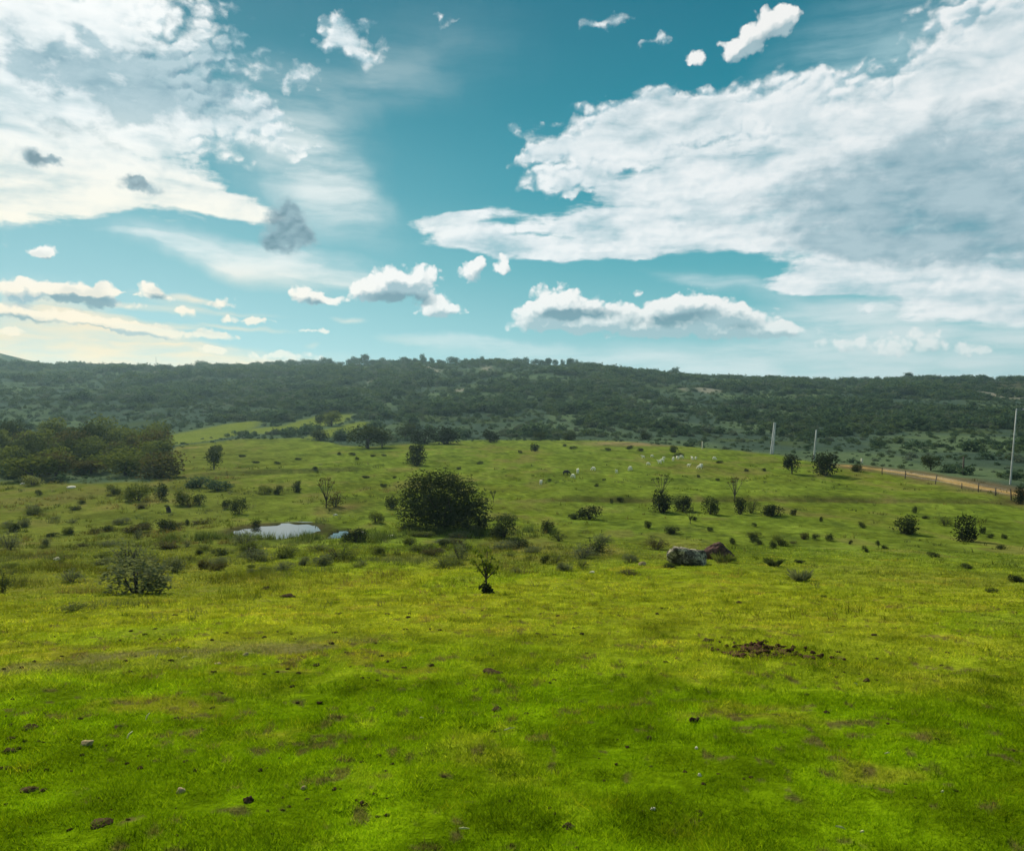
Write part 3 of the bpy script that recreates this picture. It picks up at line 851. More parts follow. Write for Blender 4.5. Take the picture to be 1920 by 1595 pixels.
def lobes_round(rg, n=6, low=.0):
    L = [(0, 0, .45 + low * .3, .36, .36, .42 - low * .2)]
    for i in range(n):
        a = rg.uniform(0, 2 * math.pi)
        q = rg.uniform(.12, .28)
        z = rg.uniform(.28 + low, .78)
        s = rg.uniform(.16, .27)
        L.append((q * math.cos(a), q * math.sin(a), z, s, s, s * rg.uniform(.75, 1)))
    return L
def lobes_dome(rg, n=6):
    L = [(0, 0, .34, .40, .40, .48)]
    for i in range(n):
        a = rg.uniform(0, 2 * math.pi); q = rg.uniform(.12, .30)
        L.append((q * math.cos(a), q * math.sin(a), rg.uniform(.15, .62), rg.uniform(.16, .24), rg.uniform(.16, .24), rg.uniform(.2, .32)))
    return L

def stem_paths(rg, n=4, top=.6, r=.022, spread=.22, lean=.0):
    P_ = []
    for i in range(n):
        a = rg.uniform(0, 2 * math.pi)
        e = np.array([math.cos(a) * spread * rg.uniform(.5, 1), math.sin(a) * spread * rg.uniform(.5, 1), top * rg.uniform(.8, 1.1)])
        s_ = np.array([math.cos(a) * .03, math.sin(a) * .03, -.03])
        m_ = s_ * .5 + e * .5 + rg.normal(0, .03, 3)
        P_.append(([s_, m_, e], [r, r * .7, r * .25]))
    return P_

bank = {}
def add_bank(key, leafmesh, stemmesh=None):
    v, q, t = leafmesh
    k_ = np.array([.5 / np.percentile(np.abs(v[:, 0]), 98.5), .5 / np.percentile(np.abs(v[:, 1]), 98.5), 1 / np.percentile(v[:, 2], 99.6)])
    v = v * k_
    if stemmesh is not None:
        stemmesh = (stemmesh[0] * k_, stemmesh[1])
    me = mesh_np('foliage_' + key, v, None, q, False, None, t)
    sm = None
    if stemmesh is not None:
        sm = mesh_np('stem_' + key, stemmesh[0], None, stemmesh[1], True)
    bank.setdefault(key.split('#')[0], []).append((me, sm))

rb_ = np.random.default_rng(21)
for i in range(5):     # small trees with a clear trunk
    L = lobes_round(rb_, 8, .1)
    trunk = [(np.array([[0, 0, -.04], [rb_.normal(0, .02), rb_.normal(0, .02), .2], [rb_.normal(0, .03), rb_.normal(0, .03), .55]]), [.035, .026, .012])]
    for k_ in range(4):
        l = L[1 + k_]
        trunk.append((np.array([[0, 0, .2 + .05 * k_], [l[0] * .5, l[1] * .5, .25 + l[2] * .4], [l[0], l[1], l[2]]]), [.018, .012, .005]))
    add_bank('tree#%d' % i, crown(1500, L, .032, rb_, .45), tubes(trunk))
for i in range(5):     # rounded bushes down to the ground
    add_bank('bush#%d' % i, crown(1400, lobes_dome(rb_, 7), .034, rb_, .35), tubes(stem_paths(rb_, 5, .5)))
for i in range(4):     # loose, twiggy shrubs
    L = lobes_dome(rb_, 5)
    for k_ in range(7):
        a = rb_.uniform(0, 2 * math.pi); q = rb_.uniform(.05, .38)
        L.append((q * math.cos(a), q * math.sin(a), rb_.uniform(.5, .98), .06, .06, .16))
    add_bank('loose#%d' % i, crown(750, L, .030, rb_, .15), tubes(stem_paths(rb_, 12, .85, .010, .34)))
for i in range(3):     # bare thin-crowned trees
    ps, L = [], []
    for k_ in range(9):
        a = rb_.uniform(0, 2 * math.pi); q = rb_.uniform(.1, .42)
        e = np.array([q * math.cos(a), q * math.sin(a), rb_.uniform(.7, 1.0)])
        m_ = np.array([e[0] * .35, e[1] * .35, .45])
        ps.append(([[0, 0, -.03], [0.01, 0, .22], m_, e], [.022, .018, .010, .004]))
        for s_ in range(3):
            e2 = e + rb_.normal(0, .09, 3); ps.append(([m_ * .4 + e * .6, e2], [.006, .002]))
        L.append((e[0], e[1], e[2], .10, .10, .05))
    add_bank('thin#%d' % i, crown(260, L, .024, rb_, .1), tubes(ps, 4))
for i in range(4):     # hillside scrub, seen from hundreds of metres
    add_bank('scrub#%d' % i, crown(200, lobes_dome(rb_, 5), .085, rb_, .5))
for i in range(3):     # tussocks
    n = 160
    a = rb_.uniform(0, 2 * math.pi, n); q = rb_.random(n) ** .7 * .28
    bxx, byy = q * np.cos(a), q * np.sin(a)
    out_ = rb_.uniform(.6, 2.0, n)
    hh = rb_.uniform(.45, 1.0, n)
    w = .018
    v = np.stack([np.stack([bxx - w * np.sin(a), byy + w * np.cos(a), np.full(n, -.02)], 1),
                  np.stack([bxx + w * np.sin(a), byy - w * np.cos(a), np.full(n, -.02)], 1),
                  np.stack([bxx * (1 + out_ * .5) + .004, byy * (1 + out_ * .5), hh * .7], 1),
                  np.stack([bxx * (1 + out_), byy * (1 + out_), hh], 1)], 1)
    add_bank('tussock#%d' % i, (v.reshape(-1, 3), np.arange(n * 4).reshape(-1, 4)[:, [0, 1, 2, 3]], np.repeat(rb_.random(n), 4)))

def copy_obj(o, parent=None):
    c = o.copy()
    COL.objects.link(c)
    if parent is not None:
        c.parent = parent
    return c

CROWN_NAME = {'tree': ('crown', 'trunk'), 'bush': ('foliage', 'stem'), 'loose': ('foliage', 'stem'), 'thin': ('crown', 'trunk'), 'tussock': ('foliage', None), 'scrub': ('foliage', None)}
def plant(kind, name, loc, w, h, mat, label, cat, group=None, var=None, rz=None, barkm='bark', single=False, dw=None):
    """A plant: an Empty at its base over its foliage and its stems (or one mesh when it shows only a few pixels)."""
    me, sm = bank[kind][(var if var is not None else random.randrange(99)) % len(bank[kind])]
    rz = random.uniform(0, 6.28) if rz is None else rz
    sc = (w, dw or w, h)
    if single or sm is None:
        o = link(name, me, M[mat], None, loc, (0, 0, rz), sc)
        return tag(o, label, cat, group)
    r = empty(name, loc, rz)
    r.scale = sc
    tag(r, label, cat, group)
    a, b = CROWN_NAME[kind]
    link(a, me, M[mat], r)
    link(b, sm, M[barkm], r)
    return r

def at(px, py, w, h, kind, name, mat, label, cat, group=None, **kw):
    x, y, z = cast(px, py)
    m_ = y / FPX
    return plant(kind, name, (x, y, z - .02 * h * m_), w * m_, h * m_, mat, label, cat, group, **kw)

def to_px(x, y):
    return CX + FPX * x / y

def where(px, table):
    for lim, phrase in table:
        if px < lim:
            return phrase
    return table[-1][1]

# ------------------------------------------------------------------ the big bush in the middle of the meadow
x0, y0, z0 = cast(830, 990)
m0 = y0 / FPX
big = empty('large_bush', (x0, y0, z0 - .05))
tag(big, 'largest rounded dark grey-green bush in the middle of the meadow', 'bush')
Wb, Hb = 172 * m0, 112 * m0
Lb = [(-.20, 0, .50, .29, .26, .46), (-.02, .05, .58, .28, .26, .42), (.18, 0, .42, .29, .26, .44), (.35, -.04, .28, .20, .22, .36), (-.34, -.05, .30, .18, .22, .36), (.1, -.1, .22, .40, .3, .26),
      (0, -.14, .35, .4, .22, .34), (-.1, 0, .86, .12, .14, .14), (.08, 0, .80, .15, .14, .15), (-.26, 0, .74, .12, .12, .16), (.24, .0, .66, .12, .12, .15), (-.36, 0, .6, .08, .08, .1)]
v, q, t = crown(15000, Lb, .0155, rb_, .35)
link('foliage', mesh_np('foliage_large', v * np.array([Wb, Wb * .85, Hb]), None, q, False, None, t), M['dark'], big)
v, q = tubes(stem_paths(rb_, 9, .6, .012, .32))
link('stem', mesh_np('stem_large', v * np.array([Wb, Wb * .85, Hb]), None, q), M['bark'], big)

# ------------------------------------------------------------------ sapling in the foreground
x0, y0, z0 = cast(911, 1112)
m0 = y0 / FPX
sap = empty('sapling', (x0, y0, z0 - .03))
tag(sap, 'young sapling with sparse pale leaves standing alone on the near grass', 'sapling')
U = 88 * m0
ps = [([[0, 0, 0], [.01, 0, .22], [.0, 0, .45]], [.028, .022, .016])]
tips = []
for (ex, ez, sx) in ((-.26, .72, .43), (-.10, .90, .45), (.04, 1.0, .45), (.14, .82, .42), (.27, .60, .40), (-.02, .70, .38), (.10, .66, .40)):
    ey = rb_.normal(0, .09)
    ps.append(([[0, 0, sx - .08], [ex * .55, ey * .5, (sx + ez) / 2 - .03], [ex, ey, ez]], [.017, .012, .005]))
    tips.append((ex, ey, ez)); tips.append((ex * .6, ey * .5, (sx + ez) / 2))
v, q = tubes(ps)
link('stem', mesh_np('sapling_stem', v * U, None, q), M['bark'], sap)
L = [(a, b_, c_ - .02, .095, .095, .08) for a, b_, c_ in tips] + [(-.22, 0, .93, .07, .05, .05)]
v, q, t = crown(420, L, .034, rb_, .1)
link('foliage', mesh_np('sapling_leaves', v * U, None, q, False, None, t), M['bright'], sap)
v, q, t = crown(420, [(0, 0, .10, .12, .12, .18), (.06, 0, .04, .12, .12, .1)], .035, rb_, .2)
link('basal_growth', mesh_np('sapling_base', v * U, None, q, False, None, t), M['deep'], sap)

# ------------------------------------------------------------------ named shrubs and trees, each where it stands
PLANTS = [
 # px, py(base), w, h, kind, name, material, label, category
 (258, 1112, 122, 64, 'bush', 'shrub', 'grey', 'broad grey green shrub with a dark base, largest on the near left slope', 'shrub'),
 (238, 1066, 84, 58, 'loose', 'twiggy_shrub', 'grey', 'sparse twiggy shrub just behind the broad grey green shrub', 'shrub'),
 (327, 1072, 40, 30, 'bush', 'tussock_bush', 'grey', 'small round grey cushion bush right of the broad grey green shrub', 'bush'),
 (405, 1060, 42, 15, 'bush', 'low_bush', 'grey', 'flat grey cushion bush between the round cushion and the pond reeds', 'bush'),
 (314, 993, 38, 22, 'bush', 'dark_bush', 'dark', 'dark round bush alone on the open grass left of the pond', 'bush'),
 (18, 1030, 46, 40, 'loose', 'shrub', 'grey', 'loose grey shrub at the left edge, upper of the two there', 'shrub'),
 (2, 1110, 44, 40, 'loose', 'shrub', 'dark', 'dark loose shrub at the left edge, lower of the two there', 'shrub'),
 (140, 1145, 60, 18, 'loose', 'low_shrub', 'olive', 'low spreading shrub in the grass below the broad grey green shrub', 'shrub'),
 (135, 1090, 50, 28, 'loose', 'low_shrub', 'grey', 'low grey shrub on the grass left of the broad grey green shrub', 'shrub'),
 (943, 1008, 52, 44, 'bush', 'round_bush', 'dark', 'dark green round bush just right of the largest bush', 'bush'),
 (1028, 998, 24, 24, 'bush', 'upright_bush', 'deep', 'small dark upright bush alone between the round bush and the rocks', 'bush'),
 (905, 993, 22, 26, 'bush', 'small_bush', 'deep', 'small black bush tucked against the right foot of the largest bush', 'bush'),
 (735, 953, 24, 24, 'bush', 'small_bush', 'deep', 'small dark bush by the left shoulder of the largest bush', 'bush'),
 (706, 980, 30, 22, 'bush', 'small_bush', 'olive', 'olive bush on the bank between the pond and the largest bush', 'bush'),
 (664, 1016, 52, 26, 'bush', 'waterside_bush', 'deep', 'black bush overhanging the narrow pool beside the pond', 'bush'),
 (612, 952, 34, 60, 'thin', 'bare_tree', 'russet', 'thin brownish bare tree with a flat top behind the pond', 'tree'),
 (628, 950, 40, 34, 'loose', 'brown_shrub', 'russet', 'brownish twiggy shrub at the foot of the bare tree behind the pond', 'shrub'),
 (555, 923, 18, 22, 'bush', 'small_bush', 'dark', 'small upright dark bush behind the pond, right of the pair', 'bush'),
 (522, 927, 20, 18, 'bush', 'small_bush', 'dark', 'right one of a pair of low bushes behind the pond', 'bush'),
 (497, 926, 28, 16, 'bush', 'small_bush', 'olive', 'left one of a pair of low bushes behind the pond', 'bush'),
 (780, 872, 42, 28, 'bush', 'tiered_tree', 'deep', 'lower rounded dark bush of the two tiers behind the largest bush', 'bush'),
 (782, 856, 30, 24, 'tree', 'tiered_tree', 'deep', 'small dark tree capping the tier behind the largest bush', 'tree'),
 (401, 880, 32, 40, 'tree', 'field_tree', 'dark', 'dark narrow tree standing on the green slope right of the grove', 'tree'),
 (404, 852, 26, 20, 'bush', 'field_bush', 'dark', 'dark bush just behind the narrow tree on the green slope', 'bush'),
 (1240, 960, 40, 42, 'bush', 'dark_bush', 'deep', 'taller left bush of the black pair on the right meadow', 'bush'),
 (1279, 958, 38, 30, 'bush', 'dark_bush', 'deep', 'squarer right bush of the black pair on the right meadow', 'bush'),
 (1240, 936, 38, 48, 'thin', 'bare_tree', 'dark', 'thin crowned bare tree behind the black pair of bushes', 'tree'),
 (1332, 964, 32, 34, 'bush', 'dark_bush', 'dark', 'single dark bush between the black pair and the forked bush', 'bush'),
 (1388, 964, 24, 34, 'bush', 'forked_bush', 'deep', 'dark leaning bush with a paler bush against its right side', 'bush'),
 (1408, 962, 34, 34, 'loose', 'pale_shrub', 'olive', 'looser olive shrub leaning against the dark forked bush', 'shrub'),
 (1378, 938, 40, 44, 'thin', 'bare_tree', 'russet', 'thin brown bare tree rising behind the forked bush', 'tree'),
 (1450, 966, 42, 22, 'bush', 'low_bush', 'deep', 'low black domed bush on the right meadow', 'bush'),
 (1487, 966, 13, 13, 'bush', 'small_bush', 'deep', 'tiny black bush just right of the low domed bush', 'bush'),
 (1105, 973, 44, 26, 'bush', 'spreading_bush', 'deep', 'dark spreading bush in front of the ditch, above the rocks', 'bush'),
 (1074, 973, 20, 12, 'bush', 'small_bush', 'dark', 'low dark bush touching the left of the spreading bush', 'bush'),
 (1697, 1000, 42, 36, 'bush', 'round_bush', 'dark', 'round dark bush on the far right meadow, left of two', 'bush'),
 (1808, 1014, 44, 48, 'bush', 'round_bush', 'deep', 'larger dark bush on the far right meadow, right of two', 'bush'),
 (1772, 985, 30, 24, 'loose', 'small_shrub', 'olive', 'loose small shrub between the two dark bushes on the far right', 'shrub'),
 (1842, 1000, 12, 14, 'bush', 'small_bush', 'deep', 'small black bush beside the larger dark bush at far right', 'bush'),
 (1714, 962, 10, 14, 'bush', 'small_bush', 'dark', 'tiny upright bush behind the round dark bush at far right', 'bush'),
 (1485, 888, 34, 38, 'tree', 'gnarled_tree', 'deep', 'gnarled dark little tree below the utility poles', 'tree'),
 (1547, 891, 50, 46, 'bush', 'dark_tree', 'deep', 'big black rounded bush beside the gnarled tree near the poles', 'bush'),
 (1607, 884, 24, 16, 'bush', 'roadside_bush', 'dark', 'dark bush where the dirt track starts', 'bush'),
 (1745, 882, 34, 30, 'tree', 'roadside_tree', 'dark', 'dark tree standing just beyond the dirt track', 'tree'),
 (1912, 944, 22, 34, 'bush', 'edge_bush', 'deep', 'dark bush at the right edge beside the end of the track', 'bush'),
 (1118, 1034, 56, 36, 'loose', 'low_shrub', 'dark', 'dark untidy shrub in the rough grass left of the rocks', 'shrub'),
 (1092, 1046, 60, 28, 'loose', 'low_shrub', 'grey', 'grey weedy shrub in front of the untidy shrub left of the rocks', 'shrub'),
 (975, 1024, 42, 18, 'bush', 'low_bush', 'dark', 'low dark bush in rough grass right behind the sapling', 'bush'),
 (862, 1048, 40, 36, 'loose', 'weed_shrub', 'grey', 'grey weedy shrub left of the sapling', 'shrub'),
 (860, 1020, 44, 18, 'loose', 'weed_shrub', 'russet', 'brownish weedy shrub below the largest bush', 'shrub'),
 (640, 1050, 70, 30, 'loose', 'weed_shrub', 'olive', 'olive weedy shrub below the narrow pool', 'shrub'),
 (480, 1050, 60, 30, 'loose', 'weed_shrub', 'grey', 'greyish weedy shrub below the left end of the pond', 'shrub'),
 (458, 1022, 50, 30, 'loose', 'weed_shrub', 'grey', 'grey green shrub against the left tip of the pond', 'shrub'),
 (1294, 982, 26, 28, 'thin', 'young_tree', 'dark', 'very thin young tree in front of the black pair of bushes', 'tree'),
 (1500, 1088, 44, 24, 'tussock', 'tussock', 'grey', 'pale grey spiky tussock on the near right grass', 'grass tussock'),
 (1450, 1060, 34, 14, 'tussock', 'tussock', 'dark', 'dark flat tussock right of the red boulder', 'grass tussock'),
 (690, 840, 74, 44, 'tree', 'field_edge_tree', 'dark', 'wide dark tree at the upper edge of the field, above the bare tree', 'tree'),
 (716, 838, 36, 34, 'tree', 'field_edge_tree', 'dark', 'dark tree against the right side of the wide field-edge tree', 'tree'),
 (603, 826, 32, 24, 'bush', 'field_edge_bush', 'dark', 'dark round bush at the upper field edge below the bright meadow', 'bush'),
 (640, 826, 34, 24, 'bush', 'field_edge_bush', 'far', 'bluish bush right of the dark round one below the bright meadow', 'bush'),
 (600, 798, 20, 22, 'tree', 'meadow_tree', 'dark', 'left tree of the two standing in the bright hillside meadow', 'tree'),
 (622, 798, 34, 28, 'tree', 'meadow_tree', 'olive', 'right larger tree of the two standing in the bright hillside meadow', 'tree'),
 (760, 824, 40, 30, 'tree', 'field_edge_tree', 'dark', 'dark tree left of the long dark thicket at the field edge', 'tree'),
 (768, 800, 36, 26, 'tree', 'slope_tree', 'far', 'dark tree on the slope right above the long thicket', 'tree'),
 (795, 832, 50, 32, 'bush', 'thicket_bush', 'deep', 'left bush of the long black thicket at the field edge', 'bush'),
 (835, 832, 52, 34, 'bush', 'thicket_bush', 'deep', 'right bush of the long black thicket at the field edge', 'bush'),
 (921, 829, 30, 24, 'bush', 'field_edge_bush', 'deep', 'black round bush at the field edge right of the long thicket', 'bush'),
 (1003, 846, 17, 16, 'bush', 'field_bush', 'deep', 'small black square-shaped bush on the upper field', 'bush'),
 (1012, 824, 24, 16, 'bush', 'field_edge_bush', 'dark', 'dark bush on the field edge right behind the black square-shaped bush', 'bush'),
 (1066, 825, 28, 16, 'bush', 'field_edge_bush', 'dark', 'dark bush on the field edge between the sandy crest and black square-shaped bush', 'bush'),
 (1212, 824, 26, 16, 'bush', 'crest_bush', 'dark', 'dark bush just above the sandy crest', 'bush'),
 (1264, 848, 16, 14, 'bush', 'field_bush', 'dark', 'small dark bush just behind the grazing flock', 'bush'),
 (258, 938, 52, 34, 'bush', 'grove_edge_bush', 'olive', 'broad light green bush in front of the grove', 'bush'),
 (214, 926, 30, 18, 'bush', 'grove_edge_bush', 'olive', 'low rounded bush left of the broad light green bush', 'bush'),
 (301, 936, 24, 32, 'bush', 'grove_edge_bush', 'dark', 'upright dark bush right of the broad light green bush', 'bush'),
 (344, 946, 36, 30, 'bush', 'grove_edge_bush', 'olive', 'yellowish flat-topped bush right of the grove', 'bush'),
 (374, 946, 24, 22, 'bush', 'grove_edge_bush', 'dark', 'dark bush beside the yellowish flat-topped bush', 'bush'),
 (448, 963, 30, 32, 'bush', 'pondside_bush', 'dark', 'dark ragged bush above the left tip of the pond', 'bush'),
 (425, 952, 18, 18, 'bush', 'small_bush', 'dark', 'small dark bush left of the ragged bush above the pond', 'bush'),
 (480, 984, 20, 10, 'bush', 'small_bush', 'deep', 'tiny black bush on the far rim of the pond', 'bush'),
 (410, 920, 50, 22, 'bush', 'scrub_bush', 'far', 'bluish dark scrub right of the grove, right of two', 'bush'),
 (372, 914, 50, 22, 'bush', 'scrub_bush', 'far', 'bluish dark scrub right of the grove, left of two', 'bush'),
 (62, 910, 34, 20, 'bush', 'pale_bush', 'pale', 'pale yellow rounded bush at the foot of the grove', 'bush'),
 (925, 942, 13, 24, 'thin', 'thin_shrub', 'dark', 'thin upright shrub right of the top of the largest bush', 'shrub'),
 (1230, 1030, 50, 26, 'loose', 'weed_shrub', 'russet', 'brownish dry weeds behind the small pale stone', 'shrub'),
 (1355, 1053, 46, 18, 'tussock', 'tussock', 'olive', 'olive grass tussock between the two boulders', 'grass tussock'),
]
for (px, py, w, h, kind, name, mat, label, cat) in PLANTS:
    at(px, py, w, h, kind, name, mat, label, cat, single=(max(w, h) < 16 and kind != 'thin'))

# weedy growth in the rough band across the meadow
wr = np.random.default_rng(33)
wk = 0
while wk < 105:
    px, py = wr.uniform(-10, 1520), wr.uniform(950, 1078)
    if px > 1000 and (py < 1000 or wr.random() < .45): continue
    if px > 400 and px < 760 and py < 1030: continue
    if wr.random() < sstep(px, 700, 1500) * .4: continue
    wk += 1
    pl = where(px, ((240, ' left of the broad shrub'), (620, ' below the pond'), (860, ' below the largest bush'), (1200, ' behind the sapling'), (9999, ' round the boulders')))
    mt_ = wr.choice(['olive', 'grey', 'russet', 'dark'], p=[.34, .36, .16, .14])
    at(px, py, wr.uniform(16, 52), wr.uniform(7, 20), ('loose' if wr.random() < .5 else 'bush'), 'weed_clump', mt_, {'olive': 'low yellow green weed clump in the rough meadow' + pl, 'grey': 'low grey green weed clump in the rough meadow' + pl,
       'russet': 'low brownish weed clump in the rough meadow' + pl, 'dark': 'low dark green weed clump in the rough meadow' + pl}[mt_], 'weeds', {'olive': 'yellow green weed clumps' + pl, 'grey': 'grey green weed clumps' + pl, 'russet': 'brownish weed clumps' + pl, 'dark': 'dark green weed clumps' + pl}[mt_], single=False)

# small dark shrubs and tufts dotted over the fields
SPECKS = [(1030, 902, 8, 6), (1118, 912, 9, 6), (1133, 901, 7, 5), (840, 905, 13, 7), (1310, 895, 8, 6), (720, 913, 14, 7), (686, 896, 12, 5), (740, 897, 9, 5), (560, 906, 9, 6), (1345, 901, 9, 6),
          (1075, 842, 12, 7), (1058, 837, 8, 6), (975, 850, 9, 6), (1180, 842, 14, 8), (1140, 845, 10, 6), (1200, 846, 12, 6), (636, 853, 8, 6), (660, 854, 12, 6), (700, 856, 8, 5), (720, 855, 10, 5), (670, 862, 8, 6),
          (1400, 884, 9, 7), (1432, 883, 8, 6), (1350, 868, 16, 7), (1272, 855, 20, 7), (1555, 1015, 20, 18), (1530, 1012, 16, 14), (1450, 1028, 18, 18), (1374, 1020, 12, 16), (1412, 1018, 16, 14), (1420, 1020, 18, 14),
          (1540, 978, 8, 10), (1617, 990, 12, 12), (1622, 1035, 12, 12), (1857, 1008, 10, 8), (1883, 1010, 14, 12), (1876, 1030, 16, 12), (1736, 972, 16, 7), (1595, 1020, 8, 9), (1645, 1022, 8, 12), (1215, 990, 12, 18),
          (1300, 975, 14, 8), (1332, 996, 12, 10), (1414, 987, 10, 8), (1147, 944, 8, 14), (1163, 940, 14, 10), (590, 880, 10, 6), (860, 880, 10, 6), (900, 870, 12, 5), (480, 868, 12, 5), (520, 870, 12, 5), (455, 857, 14, 5), (560, 862, 12, 5),
          (140, 955, 20, 8), (152, 944, 16, 8), (72, 928, 12, 12), (130, 1000, 14, 8), (60, 965, 16, 8), (265, 985, 14, 8), (350, 985, 10, 12), (100, 1005, 22, 7), (373, 1040, 14, 10), (410, 1042, 40, 12), (1750, 1045, 24, 10),
          (1810, 1066, 26, 12), (1905, 1090, 30, 12), (1440, 1055, 22, 10), (1500, 1055, 18, 8), (1860, 1110, 22, 9), (1545, 1120, 14, 6), (1660, 1030, 14, 10)]
def fz(px, py):
    if py < 930:
        return 'upper field left of the flock' if px < 1000 else 'upper field round the flock'
    if px < 760:
        return 'left meadow beside the pond'
    return 'right meadow before the poles' if px > 1480 else 'right meadow behind the boulders'
for (px, py, w, h) in SPECKS:
    at(px, py, w * random.uniform(.85, 1.25), h * random.uniform(.75, 1.1), 'bush', 'small_shrub', random.choice(('dark', 'dark', 'deep')), 'small dark low shrub on the ' + fz(px, py), 'shrub', 'small dark shrubs of the ' + fz(px, py), single=True)

# ------------------------------------------------------------------ grove on the left
gp = []
gr = np.random.default_rng(5)
tries = 0
while len(gp) < 86 and tries < 4000:
    tries += 1
    y = gr.uniform(98, 172)
    px = gr.uniform(-120, 296 + (y - 98) * .25)
    if y > 120 and px > 300: continue
    x = (px - CX) / FPX * y
    if all((x - a) ** 2 + (y - b_) ** 2 > 3.1 ** 2 for a, b_ in gp):
        gp.append((x, y))
KG = {'dark': ('dark green tree in the grove left of the field', 'dark green trees of the left grove'),
      'olive': ('yellow green tree in the grove left of the field', 'yellow green trees of the left grove'),
      'russet': ('brown tinged tree in the grove left of the field', 'brown tinged trees of the left grove')}
for (x, y) in gp:
    kd = gr.choice(['dark', 'olive', 'russet'], p=[.32, .54, .14])
    w = gr.uniform(3.2, 6.4); h = gr.uniform(.55, .95) * w * (.85 + .35 * sstep(y, 100, 150))
    plant('tree' if gr.random() < .35 else 'bush', 'grove_tree', (x, y, float(height(x, y)) - .1), w, h, kd, KG[kd][0] + (', front row' if y < 118 else ', back rows'), 'tree', KG[kd][1] + (' front' if y < 118 else ' back'))

# undergrowth closing the grove and its foot
# ------------------------------------------------------------------ scrub on the hill
hr = np.random.default_rng(9)
n = 120000
hd = np.sqrt(hr.uniform(95 ** 2, 760 ** 2, n))
ha = hr.uniform(R(-41), R(41), n)
hx, hy = np.sin(ha) * hd, np.cos(ha) * hd
ht = hx / hy
bd = np.interp(ht, _bt, _bd)
ok = (hy > bd * .99) & (hy < 735)
clus = fbm(hx / 30 + 3, hy / 52 + 8, 4) + .45 * fbm(hx / 9, hy / 13, 3)
dens = .10 + .62 * sstep(clus, -.10, .42)
pale = sstep(fbm(hx / 26 + 60, hy / 80, 4), .36, .6) * sstep(hy, 300, 420)
dens *= 1 - .8 * pale
for (mx, my, ra, rb) in MEADOWS:
    dens *= sstep(np.hypot((hx - mx) / ra, (hy - my) / rb), .85, 1.05)
dens = np.maximum(dens, .30 * (1 - sstep(hy, 330, 420)))
for (mx, my, ra, rb) in MEADOWS:
    dens *= sstep(np.hypot((hx - mx) / ra, (hy - my) / rb), .85, 1.05)
dens *= .6 + .4 * sstep(hy, 240, 330)
edge_ = (hy > bd * .985) & (hy < bd * 1.12)
dens = np.where(edge_ & (hr.random(n) < .35), np.maximum(dens, .8), dens)
dens = np.where((ht < -.42) & (hy < 180), dens * .5, dens)
ok &= hr.random(n) < dens
ok &= road_dist(hx, hy) > 4
# right of the track, near ground: sparser
hx, hy, hd, clus = hx[ok], hy[ok], hd[ok], clus[ok]
hs = hr.lognormal(.42, .40, len(hx)) * (.75 + .35 * sstep(hy, 200, 500)) * (.62 + .95 * sstep(clus, .0, .55))
hs = np.clip(hs, .5, 4.8)
hs = np.where((hy < 210), hs * .62, hs)
hs = np.where(hy < np.interp(hx / hy, _bt, _bd) * 1.08, hs * .6, hs)
order = np.argsort(-hs / hd)
first, rest = order[:285], order[285:]
for i_ in first:
    x, y, s_ = hx[i_], hy[i_], hs[i_]
    pl = where(to_px(x, y), ((330, 'behind the left grove'), (700, 'above the bright hillside meadow'), (1150, 'behind the upper field edge'), (1420, 'behind the sandy crest and flock'), (1610, 'behind the two nearer poles'), (9999, 'beyond the dirt track')))
    plant('scrub', 'hillside_bush', (x, y, float(height(x, y)) - .1), s_ * 1.5, s_, 'far', 'dark scrub bush on the lower hill ' + pl, 'bush', 'hill bushes ' + pl, single=True)

# the rest of the hill's scrub reads as one mass
src = []
for i_, (me, _) in enumerate(bank['scrub'] + bank['scrub'][:2]):
    me = me.copy(); me.materials.clear(); me.materials.append(M[('far', 'far', 'far2', 'far', 'far3', 'far2')[i_]])
    so = bpy.data.objects.new('scrub_bush', me)
    src.append(so)
hm = mesh_np('hill_scrub', np.stack([hx[rest], hy[rest], height(hx[rest], hy[rest]) - .1], 1))
for nm, vals in (('size', hs[rest]), ('turn', hr.uniform(0, 6.28, len(rest)))):
    a = hm.attributes.new(nm, 'FLOAT', 'POINT'); a.data.foreach_set('value', vals.astype(np.float32))
ho = tag(link('hill_scrub', hm), 'dark bluish green scrub covering the whole far hill', 'scrub', kind='stuff')
ng = bpy.data.node_groups.new('scrub_scatter', 'GeometryNodeTree')
ng.interface.new_socket('Geometry', in_out='INPUT', socket_type='NodeSocketGeometry')
ng.interface.new_socket('Geometry', in_out='OUTPUT', socket_type='NodeSocketGeometry')
g_in, g_out = ng.nodes.new('NodeGroupInput'), ng.nodes.new('NodeGroupOutput')
join = ng.nodes.new('GeometryNodeJoinGeometry')
for so in src:
    oi = ng.nodes.new('GeometryNodeObjectInfo'); oi.inputs['Object'].default_value = so
    g2i = ng.nodes.new('GeometryNodeGeometryToInstance')
    ng.links.new(oi.outputs['Geometry'], g2i.inputs[0])
    ng.links.new(g2i.outputs[0], join.inputs[0])
iop = ng.nodes.new('GeometryNodeInstanceOnPoints')
iop.inputs['Pick Instance'].default_value = True
rnd = ng.nodes.new('FunctionNodeRandomValue'); rnd.data_type = 'INT'
rnd.inputs[4].default_value = 0; rnd.inputs[5].default_value = len(src) - 1
def named(nm):
    a = ng.nodes.new('GeometryNodeInputNamedAttribute'); a.data_type = 'FLOAT'
    a.inputs[0].default_value = nm
    return a.outputs[0]
cr = ng.nodes.new('ShaderNodeCombineXYZ'); ng.links.new(named('turn'), cr.inputs[2])
vm = ng.nodes.new('ShaderNodeVectorMath'); vm.operation = 'SCALE'
vm.inputs[0].default_value = (1.75, 1.75, 1.0); ng.links.new(named('size'), vm.inputs['Scale'])
ng.links.new(g_in.outputs[0], iop.inputs['Points'])
